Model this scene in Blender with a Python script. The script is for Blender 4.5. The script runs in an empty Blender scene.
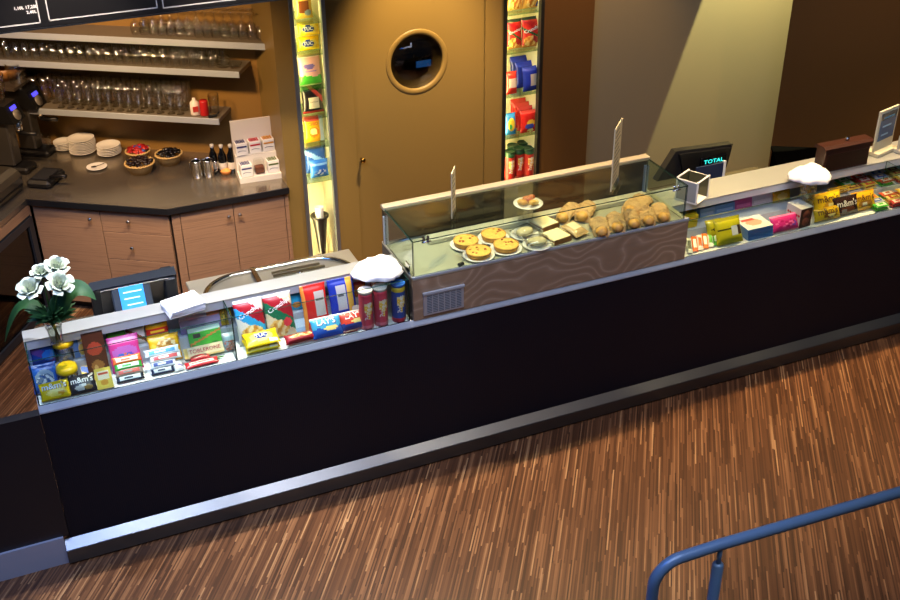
import bpy, bmesh, math, random
from mathutils import Matrix, Vector
random.seed(7)
PI=math.pi
SC=bpy.context.scene; COL=SC.collection
SC.view_settings.view_transform='Standard'; SC.view_settings.look='None'; SC.view_settings.gamma=1; SC.view_settings.use_curve_mapping=False
SC.view_settings.exposure=0.0
SC.cycles.use_denoising=True; SC.cycles.max_bounces=10; SC.cycles.transparent_max_bounces=24; SC.cycles.sample_clamp_indirect=4.0
SC.cycles.caustics_reflective=False; SC.cycles.caustics_refractive=False
# ---------------------------------------------------------------- camera: x runs along the counter, y away from it, z up
F=1104.68; PITCH=math.radians(30.738); ROLL=math.radians(-0.5908); YAW=math.radians(22.8995); CH=4.2
def fr(v): return Vector((v[0]*math.cos(YAW)+v[1]*math.sin(YAW), -v[0]*math.sin(YAW)+v[1]*math.cos(YAW), v[2]))
_r=Vector((1,0,0)); _f=Vector((0,math.cos(PITCH),-math.sin(PITCH))); _u=Vector((0,math.sin(PITCH),math.cos(PITCH)))
_r,_u=math.cos(ROLL)*_r+math.sin(ROLL)*_u, -math.sin(ROLL)*_r+math.cos(ROLL)*_u
CR,CF,CU=fr(_r),fr(_f),fr(_u)
cam=bpy.data.cameras.new('camera'); co=bpy.data.objects.new('camera',cam); COL.objects.link(co)
cam.sensor_width=36; cam.lens=F/900*36; cam.clip_start=.05; cam.clip_end=60
co.matrix_world=Matrix(((CR.x,CU.x,-CF.x,0),(CR.y,CU.y,-CF.y,0),(CR.z,CU.z,-CF.z,CH),(0,0,0,1)))
SC.camera=co
def ray(x,y): return CR*((x-450)/F)-CU*((y-300)/F)+CF
def on(x,y,z):                     # where the sight line of a photo point meets the level z
    d=ray(x,y); t=(z-CH)/d.z; return Vector((d.x*t,d.y*t,z))
def onv(x,y,v):                    # ... meets the upright plane at distance v
    d=ray(x,y); t=v/d.y; return Vector((d.x*t,v,CH+d.z*t))
def proj(P):
    q=Vector(P)-Vector((0,0,CH)); w=q.dot(CF); return 450+F*q.dot(CR)/w, 300-F*q.dot(CU)/w
def u_at(x,v,z):
    a,b=-4,9
    for _ in range(40):
        m=(a+b)/2
        if proj((m,v,z))[0]<x: a=m
        else: b=m
    return a
# ---------------------------------------------------------------- colour and materials
def lin(h):
    if not isinstance(h,str): return tuple(h)
    h=h.lstrip('#'); c=[int(h[i:i+2],16)/255 for i in (0,2,4)]
    return tuple((x/12.92 if x<=.04045 else ((x+.055)/1.055)**2.4) for x in c)
MATS={}
def mat(name,col='#808080',rough=.5,metal=0,bump=0,scale=60,emit=None,es=0,spec=.5,aniso=0,stretch=None,vary=0,coat=0):
    if name in MATS: return MATS[name]
    m=bpy.data.materials.new(name); m.use_nodes=True; n=m.node_tree.nodes; L=m.node_tree.links; b=n['Principled BSDF']
    c=lin(col); b.inputs['Base Color'].default_value=(*c,1); b.inputs['Roughness'].default_value=rough; b.inputs['Metallic'].default_value=metal
    b.inputs['Specular IOR Level'].default_value=spec
    if coat: b.inputs['Coat Weight'].default_value=coat; b.inputs['Coat Roughness'].default_value=.1
    if aniso: b.inputs['Anisotropic'].default_value=aniso
    if emit: b.inputs['Emission Color'].default_value=(*lin(emit),1); b.inputs['Emission Strength'].default_value=es
    if bump or vary:
        tc=n.new('ShaderNodeTexCoord'); mp=n.new('ShaderNodeMapping'); nz=n.new('ShaderNodeTexNoise')
        mp.inputs['Scale'].default_value=stretch or (1,1,1); nz.inputs['Scale'].default_value=scale; nz.inputs['Detail'].default_value=4
        L.new(tc.outputs['Object'],mp.inputs[0]); L.new(mp.outputs[0],nz.inputs['Vector'])
        if bump:
            bp=n.new('ShaderNodeBump'); bp.inputs['Strength'].default_value=bump; bp.inputs['Distance'].default_value=.003
            L.new(nz.outputs['Fac'],bp.inputs['Height']); L.new(bp.outputs[0],b.inputs['Normal'])
        if vary:
            mx=n.new('ShaderNodeMix'); mx.data_type='RGBA'
            mx.inputs[6].default_value=(*[x*(1-vary) for x in c],1); mx.inputs[7].default_value=(*[min(1,x*(1+vary)) for x in c],1)
            L.new(nz.outputs['Fac'],mx.inputs[0]); L.new(mx.outputs[2],b.inputs['Base Color'])
    MATS[name]=m; return m
def node(nt,t,**k):
    n=nt.nodes.new(t)
    for a,v in k.items(): setattr(n,a,v)
    return n
def math_n(nt,op,a,b=None):
    n=nt.nodes.new('ShaderNodeMath'); n.operation=op
    for i,x in enumerate((a,b)):
        if x is None: continue
        if isinstance(x,(int,float)): n.inputs[i].default_value=x
        else: nt.links.new(x,n.inputs[i])
    return n.outputs[0]
def ramp(nt,fac,stops):
    r=nt.nodes.new('ShaderNodeValToRGB'); e=r.color_ramp.elements
    while len(e)<len(stops): e.new(.5)
    for q,(p,c) in zip(e,stops): q.position=p; q.color=(*lin(c),1)
    nt.links.new(fac,r.inputs[0]); return r.outputs[0]
def glass(name,tint='#f4fbf7',ior=1.5,gain=1.0,base=0.0):
    m=bpy.data.materials.new(name); m.use_nodes=True; nt=m.node_tree; nt.nodes.remove(nt.nodes['Principled BSDF'])
    tr=node(nt,'ShaderNodeBsdfTransparent'); tr.inputs[0].default_value=(*lin(tint),1)
    gl=node(nt,'ShaderNodeBsdfGlossy'); gl.inputs['Roughness'].default_value=.02
    lw=node(nt,'ShaderNodeLayerWeight'); lw.inputs[0].default_value=.5; f0=((ior-1)/(ior+1))**2
    fz=math_n(nt,'ADD',math_n(nt,'MULTIPLY',math_n(nt,'POWER',lw.outputs['Facing'],4.5),1-f0),f0)
    mx=node(nt,'ShaderNodeMixShader'); mm_=math_n(nt,'MINIMUM',math_n(nt,'ADD',math_n(nt,'MULTIPLY',fz,gain),base),.95); nt.links.new(mm_,mx.inputs[0])
    nt.links.new(tr.outputs[0],mx.inputs[1]); nt.links.new(gl.outputs[0],mx.inputs[2]); nt.links.new(mx.outputs[0],nt.nodes['Material Output'].inputs[0])
    MATS[name]=m; return m
G_PANE=glass('case_glass','#f3faf6'); G_WARE=glass('glassware','#fbfbf8',1.5,1.0,.05); G_FILM=glass('clear_film','#f4f4f4',1.5,1.4,.10)
G_EDGE=mat('glass_edge','#12302a',.2,spec=.4)
STEEL=mat('brushed_steel','#b9b8b2',.28,1,bump=.05,scale=40,stretch=(.3,20,20))
RAILS=mat('kick_rail_steel','#777a7c',.36,1,bump=.04,scale=40,stretch=(.3,20,20))
STEELP=mat('polished_steel','#c9c7c0',.12,1)
STEELD=mat('worktop_steel','#a59a88',.22,.85,vary=.1,scale=6)
ALU=mat('aluminium_rail','#b9c2cc',.4,.35,bump=.03,scale=40,stretch=(.3,20,20))
BLACK=mat('black_plastic','#101012',.4)
BLACKG=mat('black_gloss','#0a0a0c',.12)
WHITE=mat('white_card','#eeeeea',.5)
CERAM=mat('white_ceramic','#efeae0',.15,coat=.4)
PAPERW=mat('white_paper','#f7f7f7',.8,bump=.3,scale=25)
SHELFW=mat('white_shelf','#dfe3e4',.35)
PAPERB=mat('brown_paper','#bf9863',.7,bump=1.0,scale=26,vary=.3)
CRUST=mat('crust','#c98f3e',.65,bump=1,scale=60,vary=.35)
FILL=mat('pie_filling','#dfb455',.55,bump=1.0,scale=45,vary=.4)
BREAD=mat('bread_crumb','#ead9a8',.8,bump=.5,scale=120,vary=.1)
WICK=mat('wicker','#c9a86a',.6,bump=1,scale=90,stretch=(1,1,3),vary=.3)
LEAF=mat('rose_leaf','#1c4a20',.65,bump=.4,scale=30,vary=.3)
PETAL=mat('white_petal','#c3cdb8',.5,vary=.05,scale=20)
STEM=mat('green_stem','#2d5a25',.5)
DBR=mat('dark_brown_wood','#3a2018',.3,bump=.2,scale=30,stretch=(.3,6,6),vary=.3)
CHROME=mat('chrome','#d8d8d8',.08,1)
COFFEE=mat('dark_sweets','#1a0d0c',.35,vary=.5,scale=60)
# gold painted wall
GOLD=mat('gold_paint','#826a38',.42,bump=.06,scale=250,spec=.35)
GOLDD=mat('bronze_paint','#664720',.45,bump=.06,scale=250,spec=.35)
GREYW=mat('grey_olive_paint','#8d8566',.6,bump=.05,scale=200,spec=.3)
BARW=mat('bar_wall_paint','#8c6a35',.4,bump=.06,scale=250,spec=.35)
def wood(name,stops,sc=(1.2,14,14),rough=.4,wscale=3.0,dist=3.5,axis='X'):
    m=bpy.data.materials.new(name); m.use_nodes=True; nt=m.node_tree; b=nt.nodes['Principled BSDF']
    tc=node(nt,'ShaderNodeTexCoord'); mp=node(nt,'ShaderNodeMapping'); mp.inputs['Scale'].default_value=sc
    nt.links.new(tc.outputs['Object'],mp.inputs[0])
    nz=node(nt,'ShaderNodeTexNoise'); nz.inputs['Scale'].default_value=wscale; nz.inputs['Detail'].default_value=6; nz.inputs['Distortion'].default_value=dist*.2
    nt.links.new(mp.outputs[0],nz.inputs['Vector'])
    mp2=node(nt,'ShaderNodeMapping'); mp2.inputs['Scale'].default_value=(sc[0]*3,sc[1]*6,sc[2]*6); nt.links.new(tc.outputs['Object'],mp2.inputs[0])
    n2=node(nt,'ShaderNodeTexNoise'); n2.inputs['Scale'].default_value=wscale; n2.inputs['Detail'].default_value=3; nt.links.new(mp2.outputs[0],n2.inputs['Vector'])
    f=math_n(nt,'ADD',math_n(nt,'MULTIPLY',nz.outputs['Fac'],.65),math_n(nt,'MULTIPLY',n2.outputs['Fac'],.35))
    nt.links.new(ramp(nt,f,stops),b.inputs['Base Color']); b.inputs['Roughness'].default_value=rough
    MATS[name]=m; return m
CABW=wood('zebrano_veneer',[(.36,'#7d5f4a'),(.46,'#927157'),(.55,'#9a785d'),(.66,'#846449')],sc=(.8,34,34))
def wavy():
    m=bpy.data.materials.new('wavy_grain_veneer'); m.use_nodes=True; nt=m.node_tree; b=nt.nodes['Principled BSDF']
    tc=node(nt,'ShaderNodeTexCoord'); mp=node(nt,'ShaderNodeMapping'); mp.inputs['Scale'].default_value=(1,0,1); nt.links.new(tc.outputs['Object'],mp.inputs[0])
    n1=node(nt,'ShaderNodeTexNoise'); n1.inputs['Scale'].default_value=2.3; n1.inputs['Detail'].default_value=1.5; nt.links.new(mp.outputs[0],n1.inputs['Vector'])
    sp=node(nt,'ShaderNodeSeparateXYZ'); nt.links.new(mp.outputs[0],sp.inputs[0])
    ph=math_n(nt,'ADD',math_n(nt,'MULTIPLY',sp.outputs[2],26.0),math_n(nt,'MULTIPLY',n1.outputs['Fac'],24.0))
    n2=node(nt,'ShaderNodeTexNoise'); n2.inputs['Scale'].default_value=30; mp2=node(nt,'ShaderNodeMapping'); mp2.inputs['Scale'].default_value=(.15,0,1.5); nt.links.new(tc.outputs['Object'],mp2.inputs[0]); nt.links.new(mp2.outputs[0],n2.inputs['Vector'])
    f=math_n(nt,'ADD',math_n(nt,'MULTIPLY',math_n(nt,'ABSOLUTE',math_n(nt,'SINE',math_n(nt,'MULTIPLY',ph,1.6))),.6),math_n(nt,'MULTIPLY',n2.outputs['Fac'],.4))
    nt.links.new(ramp(nt,f,[(.12,'#b39b82'),(.35,'#9a8069'),(.65,'#8f765e'),(1,'#866d57')]),b.inputs['Base Color']); b.inputs['Roughness'].default_value=.35
    return m
WAVY=wavy()
def floor_mat():
    m=bpy.data.materials.new('strip_parquet'); m.use_nodes=True; nt=m.node_tree; b=nt.nodes['Principled BSDF']
    tc=node(nt,'ShaderNodeTexCoord'); mp=node(nt,'ShaderNodeMapping'); mp.inputs['Rotation'].default_value=(0,0,-math.radians(56.5))
    nt.links.new(tc.outputs['Object'],mp.inputs[0]); s=node(nt,'ShaderNodeSeparateXYZ'); nt.links.new(mp.outputs[0],s.inputs[0])
    i=math_n(nt,'FLOOR',math_n(nt,'DIVIDE',s.outputs[1],.0078))
    wn=node(nt,'ShaderNodeTexWhiteNoise',noise_dimensions='1D'); nt.links.new(i,wn.inputs['W'])
    j=math_n(nt,'FLOOR',math_n(nt,'ADD',math_n(nt,'DIVIDE',s.outputs[0],.34),math_n(nt,'MULTIPLY',wn.outputs['Value'],17)))
    cb=node(nt,'ShaderNodeCombineXYZ'); nt.links.new(i,cb.inputs[0]); nt.links.new(j,cb.inputs[1])
    w2=node(nt,'ShaderNodeTexWhiteNoise',noise_dimensions='2D'); nt.links.new(cb.outputs[0],w2.inputs['Vector'])
    nz=node(nt,'ShaderNodeTexNoise'); nz.inputs['Scale'].default_value=1.6; nt.links.new(mp.outputs[0],nz.inputs['Vector'])
    mp3=node(nt,'ShaderNodeMapping'); mp3.inputs['Scale'].default_value=(4,220,1); nt.links.new(mp.outputs[0],mp3.inputs[0])
    n3=node(nt,'ShaderNodeTexNoise'); n3.inputs['Scale'].default_value=1; nt.links.new(mp3.outputs[0],n3.inputs['Vector'])
    f=math_n(nt,'ADD',math_n(nt,'ADD',math_n(nt,'MULTIPLY',w2.outputs['Value'],.72),math_n(nt,'MULTIPLY',nz.outputs['Fac'],.16)),math_n(nt,'MULTIPLY',n3.outputs['Fac'],.12))
    nt.links.new(ramp(nt,f,FLOOR_STOPS),b.inputs['Base Color'])
    b.inputs['Roughness'].default_value=.33; b.inputs['Specular IOR Level'].default_value=.4
    return m
FLOOR_STOPS=[(.12,'#3b2517'),(.4,'#4f321f'),(.65,'#614029'),(.82,'#7e593b'),(.92,'#b59066')]
def front_mat():
    m=bpy.data.materials.new('black_dotted_laminate'); m.use_nodes=True; nt=m.node_tree; b=nt.nodes['Principled BSDF']
    b.inputs['Base Color'].default_value=(*lin('#11121b'),1); b.inputs['Roughness'].default_value=.45; b.inputs['Specular IOR Level'].default_value=.22
    tc=node(nt,'ShaderNodeTexCoord'); v=node(nt,'ShaderNodeTexVoronoi'); v.inputs['Scale'].default_value=90; v.inputs['Randomness'].default_value=0
    nt.links.new(tc.outputs['Object'],v.inputs['Vector']); bp=node(nt,'ShaderNodeBump'); bp.inputs['Strength'].default_value=.35; bp.inputs['Distance'].default_value=.002
    nt.links.new(v.outputs['Distance'],bp.inputs['Height']); nt.links.new(bp.outputs[0],b.inputs['Normal']); return m
def print_mat(name,rough,coat=0):
    m=bpy.data.materials.new(name); m.use_nodes=True; nt=m.node_tree; b=nt.nodes['Principled BSDF']
    a=node(nt,'ShaderNodeAttribute',attribute_name='print'); nt.links.new(a.outputs['Color'],b.inputs['Base Color'])
    b.inputs['Roughness'].default_value=rough
    nz=node(nt,'ShaderNodeTexNoise'); nz.inputs['Scale'].default_value=38; tc=node(nt,'ShaderNodeTexCoord'); nt.links.new(tc.outputs['Object'],nz.inputs['Vector'])
    bp=node(nt,'ShaderNodeBump'); bp.inputs['Strength'].default_value=.25 if coat else .05; bp.inputs['Distance'].default_value=.004
    nt.links.new(nz.outputs['Fac'],bp.inputs['Height']); nt.links.new(bp.outputs[0],b.inputs['Normal']); MATS[name]=m; return m
FOIL=print_mat('printed_film',.25,1); CARD=print_mat('printed_card',.4)
# ---------------------------------------------------------------- mesh helpers
class MB:
    def __init__(s): s.v=[]; s.f=[]; s.mi=[]; s.c=[]; s.sm=[]
    def add(s,vs,fs,mi=0,col=None,sm=False):
        o=len(s.v); s.v+=[tuple(x) for x in vs]
        for k,f in enumerate(fs):
            s.f.append(tuple(o+i for i in f)); s.mi.append(mi); s.sm.append(sm)
            s.c.append(col[k] if isinstance(col,list) else col)
        return s
    def box(s,a,b,mi=0,bev=0,M=None):
        (x0,y0,z0),(x1,y1,z1)=a,b; x0,x1=sorted((x0,x1)); y0,y1=sorted((y0,y1)); z0,z1=sorted((z0,z1))
        if bev:
            e=min(bev,(x1-x0)*.45,(y1-y0)*.45,(z1-z0)*.45); vs=[];ix={}
            for i,X in enumerate((x0,x1)):
                for j,Y in enumerate((y0,y1)):
                    for k,Zz in enumerate((z0,z1)):
                        dx,dy,dz=(e if i==0 else -e),(e if j==0 else -e),(e if k==0 else -e)
                        for q,p in enumerate(((X,Y+dy,Zz+dz),(X+dx,Y,Zz+dz),(X+dx,Y+dy,Zz))): ix[(i,j,k,q)]=len(vs); vs.append(p)
            fs=[]
            for i in (0,1):
                fs.append([ix[(i,0,0,0)],ix[(i,1,0,0)],ix[(i,1,1,0)],ix[(i,0,1,0)]]); fs.append([ix[(0,i,0,1)],ix[(1,i,0,1)],ix[(1,i,1,1)],ix[(0,i,1,1)]]); fs.append([ix[(0,0,i,2)],ix[(1,0,i,2)],ix[(1,1,i,2)],ix[(0,1,i,2)]])
            for a_ in (0,1):
                for b_ in (0,1):
                    fs.append([ix[(a_,b_,0,0)],ix[(a_,b_,1,0)],ix[(a_,b_,1,1)],ix[(a_,b_,0,1)]])
                    fs.append([ix[(a_,0,b_,0)],ix[(a_,1,b_,0)],ix[(a_,1,b_,2)],ix[(a_,0,b_,2)]])
                    fs.append([ix[(0,a_,b_,1)],ix[(1,a_,b_,1)],ix[(1,a_,b_,2)],ix[(0,a_,b_,2)]])
                    for k in (0,1): fs.append([ix[(a_,b_,k,0)],ix[(a_,b_,k,1)],ix[(a_,b_,k,2)]])
        else:
            vs=[(x,y,z) for x in (x0,x1) for y in (y0,y1) for z in (z0,z1)]
            fs=[(0,1,3,2),(4,6,7,5),(0,4,5,1),(2,3,7,6),(0,2,6,4),(1,5,7,3)]
        if M is not None: vs=[M@Vector(p) for p in vs]
        return s.add(vs,fs,mi)
    def prism(s,poly,z0,z1,mi=0,axis='z'):
        n=len(poly)
        f={'z':lambda p,h:(p[0],p[1],h),'x':lambda p,h:(h,p[0],p[1]),'y':lambda p,h:(p[0],h,p[1])}[axis]
        vs=[f(p,z0) for p in poly]+[f(p,z1) for p in poly]
        return s.add(vs,[tuple(range(n)),tuple(range(n,2*n))]+[(i,(i+1)%n,n+(i+1)%n,n+i) for i in range(n)],mi)
    def lathe(s,prof,seg=24,c=(0,0,0),mi=0,M=None,cols=None,caps=False,sx=1,sy=1):
        vs=[]; n=len(prof)
        for r,z in prof:
            for k in range(seg):
                a=2*PI*k/seg; p=Vector((c[0]+r*sx*math.cos(a),c[1]+r*sy*math.sin(a),c[2]+z)); vs.append(M@p if M is not None else p)
        fs=[];cl=[]
        for i in range(n-1):
            for k in range(seg):
                fs.append((i*seg+k,i*seg+(k+1)%seg,(i+1)*seg+(k+1)%seg,(i+1)*seg+k))
                if cols: cl.append(cols(i,k/seg))
        if caps:
            fs+= [tuple(range(seg)),tuple(range((n-1)*seg,n*seg))]
            if cols: cl+=[cols(0,0),cols(n-2,0)]
        return s.add(vs,fs,mi,cl if cols else None,sm=True)
    def tube(s,pts,r,seg=10,mi=0,closed=False,caps=True):
        pts=[Vector(p) for p in pts]; n=len(pts); rs=r if isinstance(r,(list,tuple)) else [r]*n; vs=[]; up=None
        for i,p in enumerate(pts):
            if closed: t=(pts[(i+1)%n]-pts[i-1]).normalized()
            else: t=(pts[min(i+1,n-1)]-pts[max(i-1,0)]).normalized()
            if up is None: up=Vector((0,0,1)) if abs(t.z)<.9 else Vector((1,0,0))
            a=t.cross(up).normalized(); b=a.cross(t).normalized(); up=b
            for k in range(seg): vs.append(p+rs[i]*(math.cos(2*PI*k/seg)*a+math.sin(2*PI*k/seg)*b))
        fs=[]
        for i in range(n if closed else n-1):
            for k in range(seg): fs.append((i*seg+k,i*seg+(k+1)%seg,((i+1)%n)*seg+(k+1)%seg,((i+1)%n)*seg+k))
        if caps and not closed: fs+=[tuple(range(seg)),tuple(range((n-1)*seg,n*seg))]
        return s.add(vs,fs,mi,sm=True)
    def ball(s,c,r,seg=12,mi=0,sq=(1,1,1),M=None,jit=0,cols=None):
        prof=[];n=max(5,seg//2)
        vs=[];fs=[]
        for i in range(n+1):
            for k in range(seg):
                th=PI*i/n; ph=2*PI*k/seg; rr=r*(1+random.uniform(-jit,jit))
                p=Vector((c[0]+rr*sq[0]*math.sin(th)*math.cos(ph),c[1]+rr*sq[1]*math.sin(th)*math.sin(ph),c[2]+rr*sq[2]*math.cos(th))); vs.append(M@p if M is not None else p)
        for i in range(n):
            for k in range(seg): fs.append((i*seg+k,i*seg+(k+1)%seg,(i+1)*seg+(k+1)%seg,(i+1)*seg+k))
        return s.add(vs,fs,mi,cols,sm=True)
    def build(s,name,m,parent=None,loc=None,rot=None):
        me=bpy.data.meshes.new(name); me.from_pydata(s.v,[],s.f); ms=m if isinstance(m,(list,tuple)) else [m]
        for q in ms: me.materials.append(q)
        me.polygons.foreach_set('material_index',s.mi); me.polygons.foreach_set('use_smooth',s.sm)
        if any(c is not None for c in s.c):
            at=me.color_attributes.new('print','FLOAT_COLOR','CORNER'); buf=[]
            for f,c in zip(s.f,s.c): buf+=(list(c or (.8,.8,.8))+[1])*len(f)
            at.data.foreach_set('color',buf)
        bm=bmesh.new(); bm.from_mesh(me); bmesh.ops.recalc_face_normals(bm,faces=bm.faces); bm.to_mesh(me); bm.free()
        o=bpy.data.objects.new(name,me); COL.objects.link(o)
        if parent: o.parent=parent
        if loc is not None: o.location=loc
        if rot is not None: o.rotation_euler=rot
        return o
def tag(o,label,cat,group=None,kind=None):
    if label: o['label']=label
    if cat: o['category']=cat
    if group: o['group']=group
    if kind: o['kind']=kind
    return o
def thing(name,label,cat,loc=(0,0,0),rz=0,group=None,rot=None):
    o=bpy.data.objects.new(name,None); o.empty_display_size=.05; COL.objects.link(o); o.location=loc; o.rotation_euler=rot or (0,0,rz)
    return tag(o,label,cat,group)
def struct(name,mb,m,loc=None,rot=None): return tag(mb.build(name,m,None,loc,rot),None,None,None,'structure')
def copy_tree(o,parent=None):
    c=o.copy(); COL.objects.link(c)
    if parent: c.parent=parent
    for ch in list(o.children): copy_tree(ch,c)
    return c
_TXT={}
def text_verts(s):
    if s in _TXT: return _TXT[s]
    cu=bpy.data.curves.new('t','FONT'); cu.body=s; cu.align_x='CENTER'; cu.align_y='CENTER'; cu.resolution_u=2; cu.offset=.012
    o=bpy.data.objects.new('t',cu); COL.objects.link(o); bpy.context.view_layer.update()
    me=bpy.data.meshes.new_from_object(o.evaluated_get(bpy.context.evaluated_depsgraph_get()))
    vs=[tuple(v.co) for v in me.vertices]; fs=[tuple(p.vertices) for p in me.polygons]
    bpy.data.objects.remove(o); bpy.data.curves.remove(cu); bpy.data.meshes.remove(me)
    xs=[v[0] for v in vs]; w=max(xs)-min(xs); _TXT[s]=(vs,fs,w); return _TXT[s]
INK={}
def ink(c,emit=0):
    k=(c,emit)
    if k not in INK: INK[k]=mat('ink_%s_%d'%(c.lstrip('#'),emit),c,.4,emit=c if emit else None,es=emit)
    return INK[k]
def lettering(s,parent,w,pos,col,M=None,surf=None,rot=0,name='lettering',emit=0,squash=1.0):
    vs,fs,tw=text_verts(s); k=w/tw; out=[]; ca,sa=math.cos(rot),math.sin(rot)
    for x,y,z in vs:
        x*=k; y*=k*squash; X=pos[0]+x*ca-y*sa; Y=pos[1]+x*sa+y*ca
        Zz=surf(X,Y)+.0012 if surf else (pos[2] if len(pos)>2 else 0)
        p=Vector((X,Y,Zz)); out.append(M@p if M is not None else p)
    mb=MB(); mb.add(out,fs); return mb.build(name,ink(col,emit),parent)
# ---------------------------------------------------------------- printed packs
def paint(art,s,t):
    c=lin(art[0])
    for a in art[1:]:
        k=a[0]
        if k=='band' and a[1]<=t<=a[2]: c=lin(a[3])
        elif k=='vband' and a[1]<=s<=a[2]: c=lin(a[3])
        elif k=='rect' and a[1]<=s<=a[3] and a[2]<=t<=a[4]: c=lin(a[5])
        elif k=='ell' and ((s-a[1])/a[3])**2+((t-a[2])/a[4])**2<=1: c=lin(a[5])
        elif k=='diag' and a[1]<=t+a[3]*(s-.5)<=a[2]: c=lin(a[4])
        elif k=='wave' and t<=a[1]+a[2]*math.sin(a[3]*s+a[4]): c=lin(a[5])
        elif k=='food':   # heap of pieces inside an ellipse
            if ((s-a[1])/a[3])**2+((t-a[2])/a[4])**2<=1:
                q=math.sin(s*a[5]*7.3+3*math.sin(t*a[5]*4))+math.sin(t*a[5]*6.1+2*math.cos(s*a[5]*5))
                c=lin(a[6] if q>.45 else (a[7] if q>-.6 else a[8]))
    return c
def make_pack(style,w,h,t,art,n=22):
    mb=MB(); nx=n; ny=max(6,int(n*min(1.8,max(.45,h/w))))
    if style=='bag':
        def prof(s,q):
            e=.055; qq=(q-e)/(1-2*e)
            if qq<=0 or qq>=1: return .04
            return max(.04,(max(0,1-abs(2*s-1)**2.6)**.55)*(max(0,1-abs(2*qq-1)**3.2)**.6))
        def surf(x,y): return t/2+t/2*prof(x/w+.5,y/h)
        def X(s,q): return (s-.5)*w*(1-.05*math.sin(PI*q))*(1+.012*math.sin(q*23+s*3))
        vs=[];fs=[];cl=[]
        for side in (1,-1):
            for j in range(ny+1):
                for i in range(nx+1):
                    s,q=i/nx,j/ny; pr=prof(s,q); vs.append((X(s,q),q*h+(.006*h*(i%2) if j in (0,ny) else 0),t/2+side*t/2*pr))
        st=(nx+1)*(ny+1)
        for j in range(ny):
            for i in range(nx):
                a=j*(nx+1)+i; fs.append((a,a+1,a+nx+2,a+nx+1)); cl.append(paint(art,(i+.5)/nx,(j+.5)/ny))
                b=st+a; fs.append((b+nx+1,b+nx+2,b+1,b)); cl.append(lin(art[0]))
        for j in range(ny):
            for i in (0,nx): a=j*(nx+1)+i; fs.append((a,a+nx+1,st+a+nx+1,st+a)); cl.append(lin(art[0]))
        for i in range(nx):
            for j in (0,ny): a=j*(nx+1)+i; fs.append((a,a+1,st+a+1,st+a)); cl.append(lin(art[0]))
        mb.add(vs,fs,0,cl,True); m=FOIL
    else:
        def surf(x,y): return t
        vs=[];fs=[];cl=[]; e=.004 if style=='box' else .003
        def g(z,inset):
            o=len(vs)
            for j in range(ny+1):
                for i in range(nx+1): vs.append(((i/nx-.5)*(w-2*inset),inset+(j/ny)*(h-2*inset),z))
            return o
        o=g(t,e*.3)
        for j in range(ny):
            for i in range(nx): a=o+j*(nx+1)+i; fs.append((a,a+1,a+nx+2,a+nx+1)); cl.append(paint(art,(i+.5)/nx,(j+.5)/ny))
        mb.add(vs,fs,0,cl)
        side=art[1][1] if len(art)>1 and art[1][0]=='side' else art[0]
        z1=t-.0002; p=[(-w/2,0),(w/2,0),(w/2,h),(-w/2,h)]
        v2=[(x,y,0) for x,y in p]+[(x,y,z1) for x,y in p]
        mb.add(v2,[(0,3,2,1),(4,5,6,7)]+[(k,(k+1)%4,4+(k+1)%4,4+k) for k in range(4)],0,[lin(side)]*6)
        m=CARD if style=='box' else FOIL
    return mb,m,surf
def pack(name,label,cat,loc,rz,tilt,w,h,t,art,style='bag',texts=(),group=None,n=22):
    """printed pack; local x = width, y = up the face, z = out of the face; tilt from lying flat (0) to upright (90)"""
    mb,m,surf=make_pack(style,w,h,t,art,n)
    o=mb.build(name,m); o.location=loc; o.rotation_mode='XYZ'; o.rotation_euler=(math.radians(tilt),0,rz)
    tag(o,label,cat,group)
    for tx in texts:
        s,cx,cy,tw,c=tx[:5]; lf=tx[6] if len(tx)>6 else 0
        lettering(s,o,tw*w,((cx-.5)*w,cy*h),c,surf=(lambda x,y,lf=lf: surf(x,y)+lf),rot=tx[5] if len(tx)>5 else 0)
    return o
def pk(name,label,cat,x0,x1,ytop,v,z,tilt,t,art,style='bag',texts=(),group=None,rz=0,n=22,lift=0):
    u0,u1=u_at(x0,v,z),u_at(x1,v,z); um=(u0+u1)/2; a=math.radians(tilt); lo,hi=.005,.8
    d=Vector((0,math.cos(a),math.sin(a))); nrm=Vector((0,-math.sin(a),math.cos(a)))
    b=Vector((um,v,z+lift))
    for _ in range(40):
        m=(lo+hi)/2
        if proj(b+d*m+nrm*t)[1]>ytop: lo=m
        else: hi=m
    return pack(name,label,cat,b,rz,tilt,u1-u0,lo,t,art,style,texts,group,n)
# ================================================================ SETTING
VB=7.05; VF=4.85
struct('floor',MB().box((-6,-3,-.1),(10,9.5,0)),floor_mat())
NT=.36   # depth of the lit niches
def wallbox(u0,u1,z0=0,z1=3.6,m=None,name='wall_back',v0=VB,v1=VB+NT): return struct(name,MB().box((u0,v0,z0),(u1,v1,z1)),m or GOLD)
wallbox(1.73,1.852,v1=7.75)
wallbox(2.09,2.262)
wallbox(3.275,3.42,m=GOLD)
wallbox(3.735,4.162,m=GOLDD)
struct('wall_back',MB().box((2.262,VB+.05,2.95),(3.275,VB+NT,3.6)).box((2.262,VB,2.95),(3.275,VB+.05,3.6)),GOLD)
# lit niches: pale back and sides
for (a,b) in ((1.852,2.09),(3.42,3.735)):
    struct('wall_back',MB().box((a,VB+NT-.03,0),(b,VB+NT,3.6)).box((b-.004,VB+.03,0),(b,VB+NT-.03,3.6)).box((a,VB+.03,0),(a+.003,VB+NT-.03,3.6)),mat('niche_paint','#e9e3c4',.5))
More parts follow.
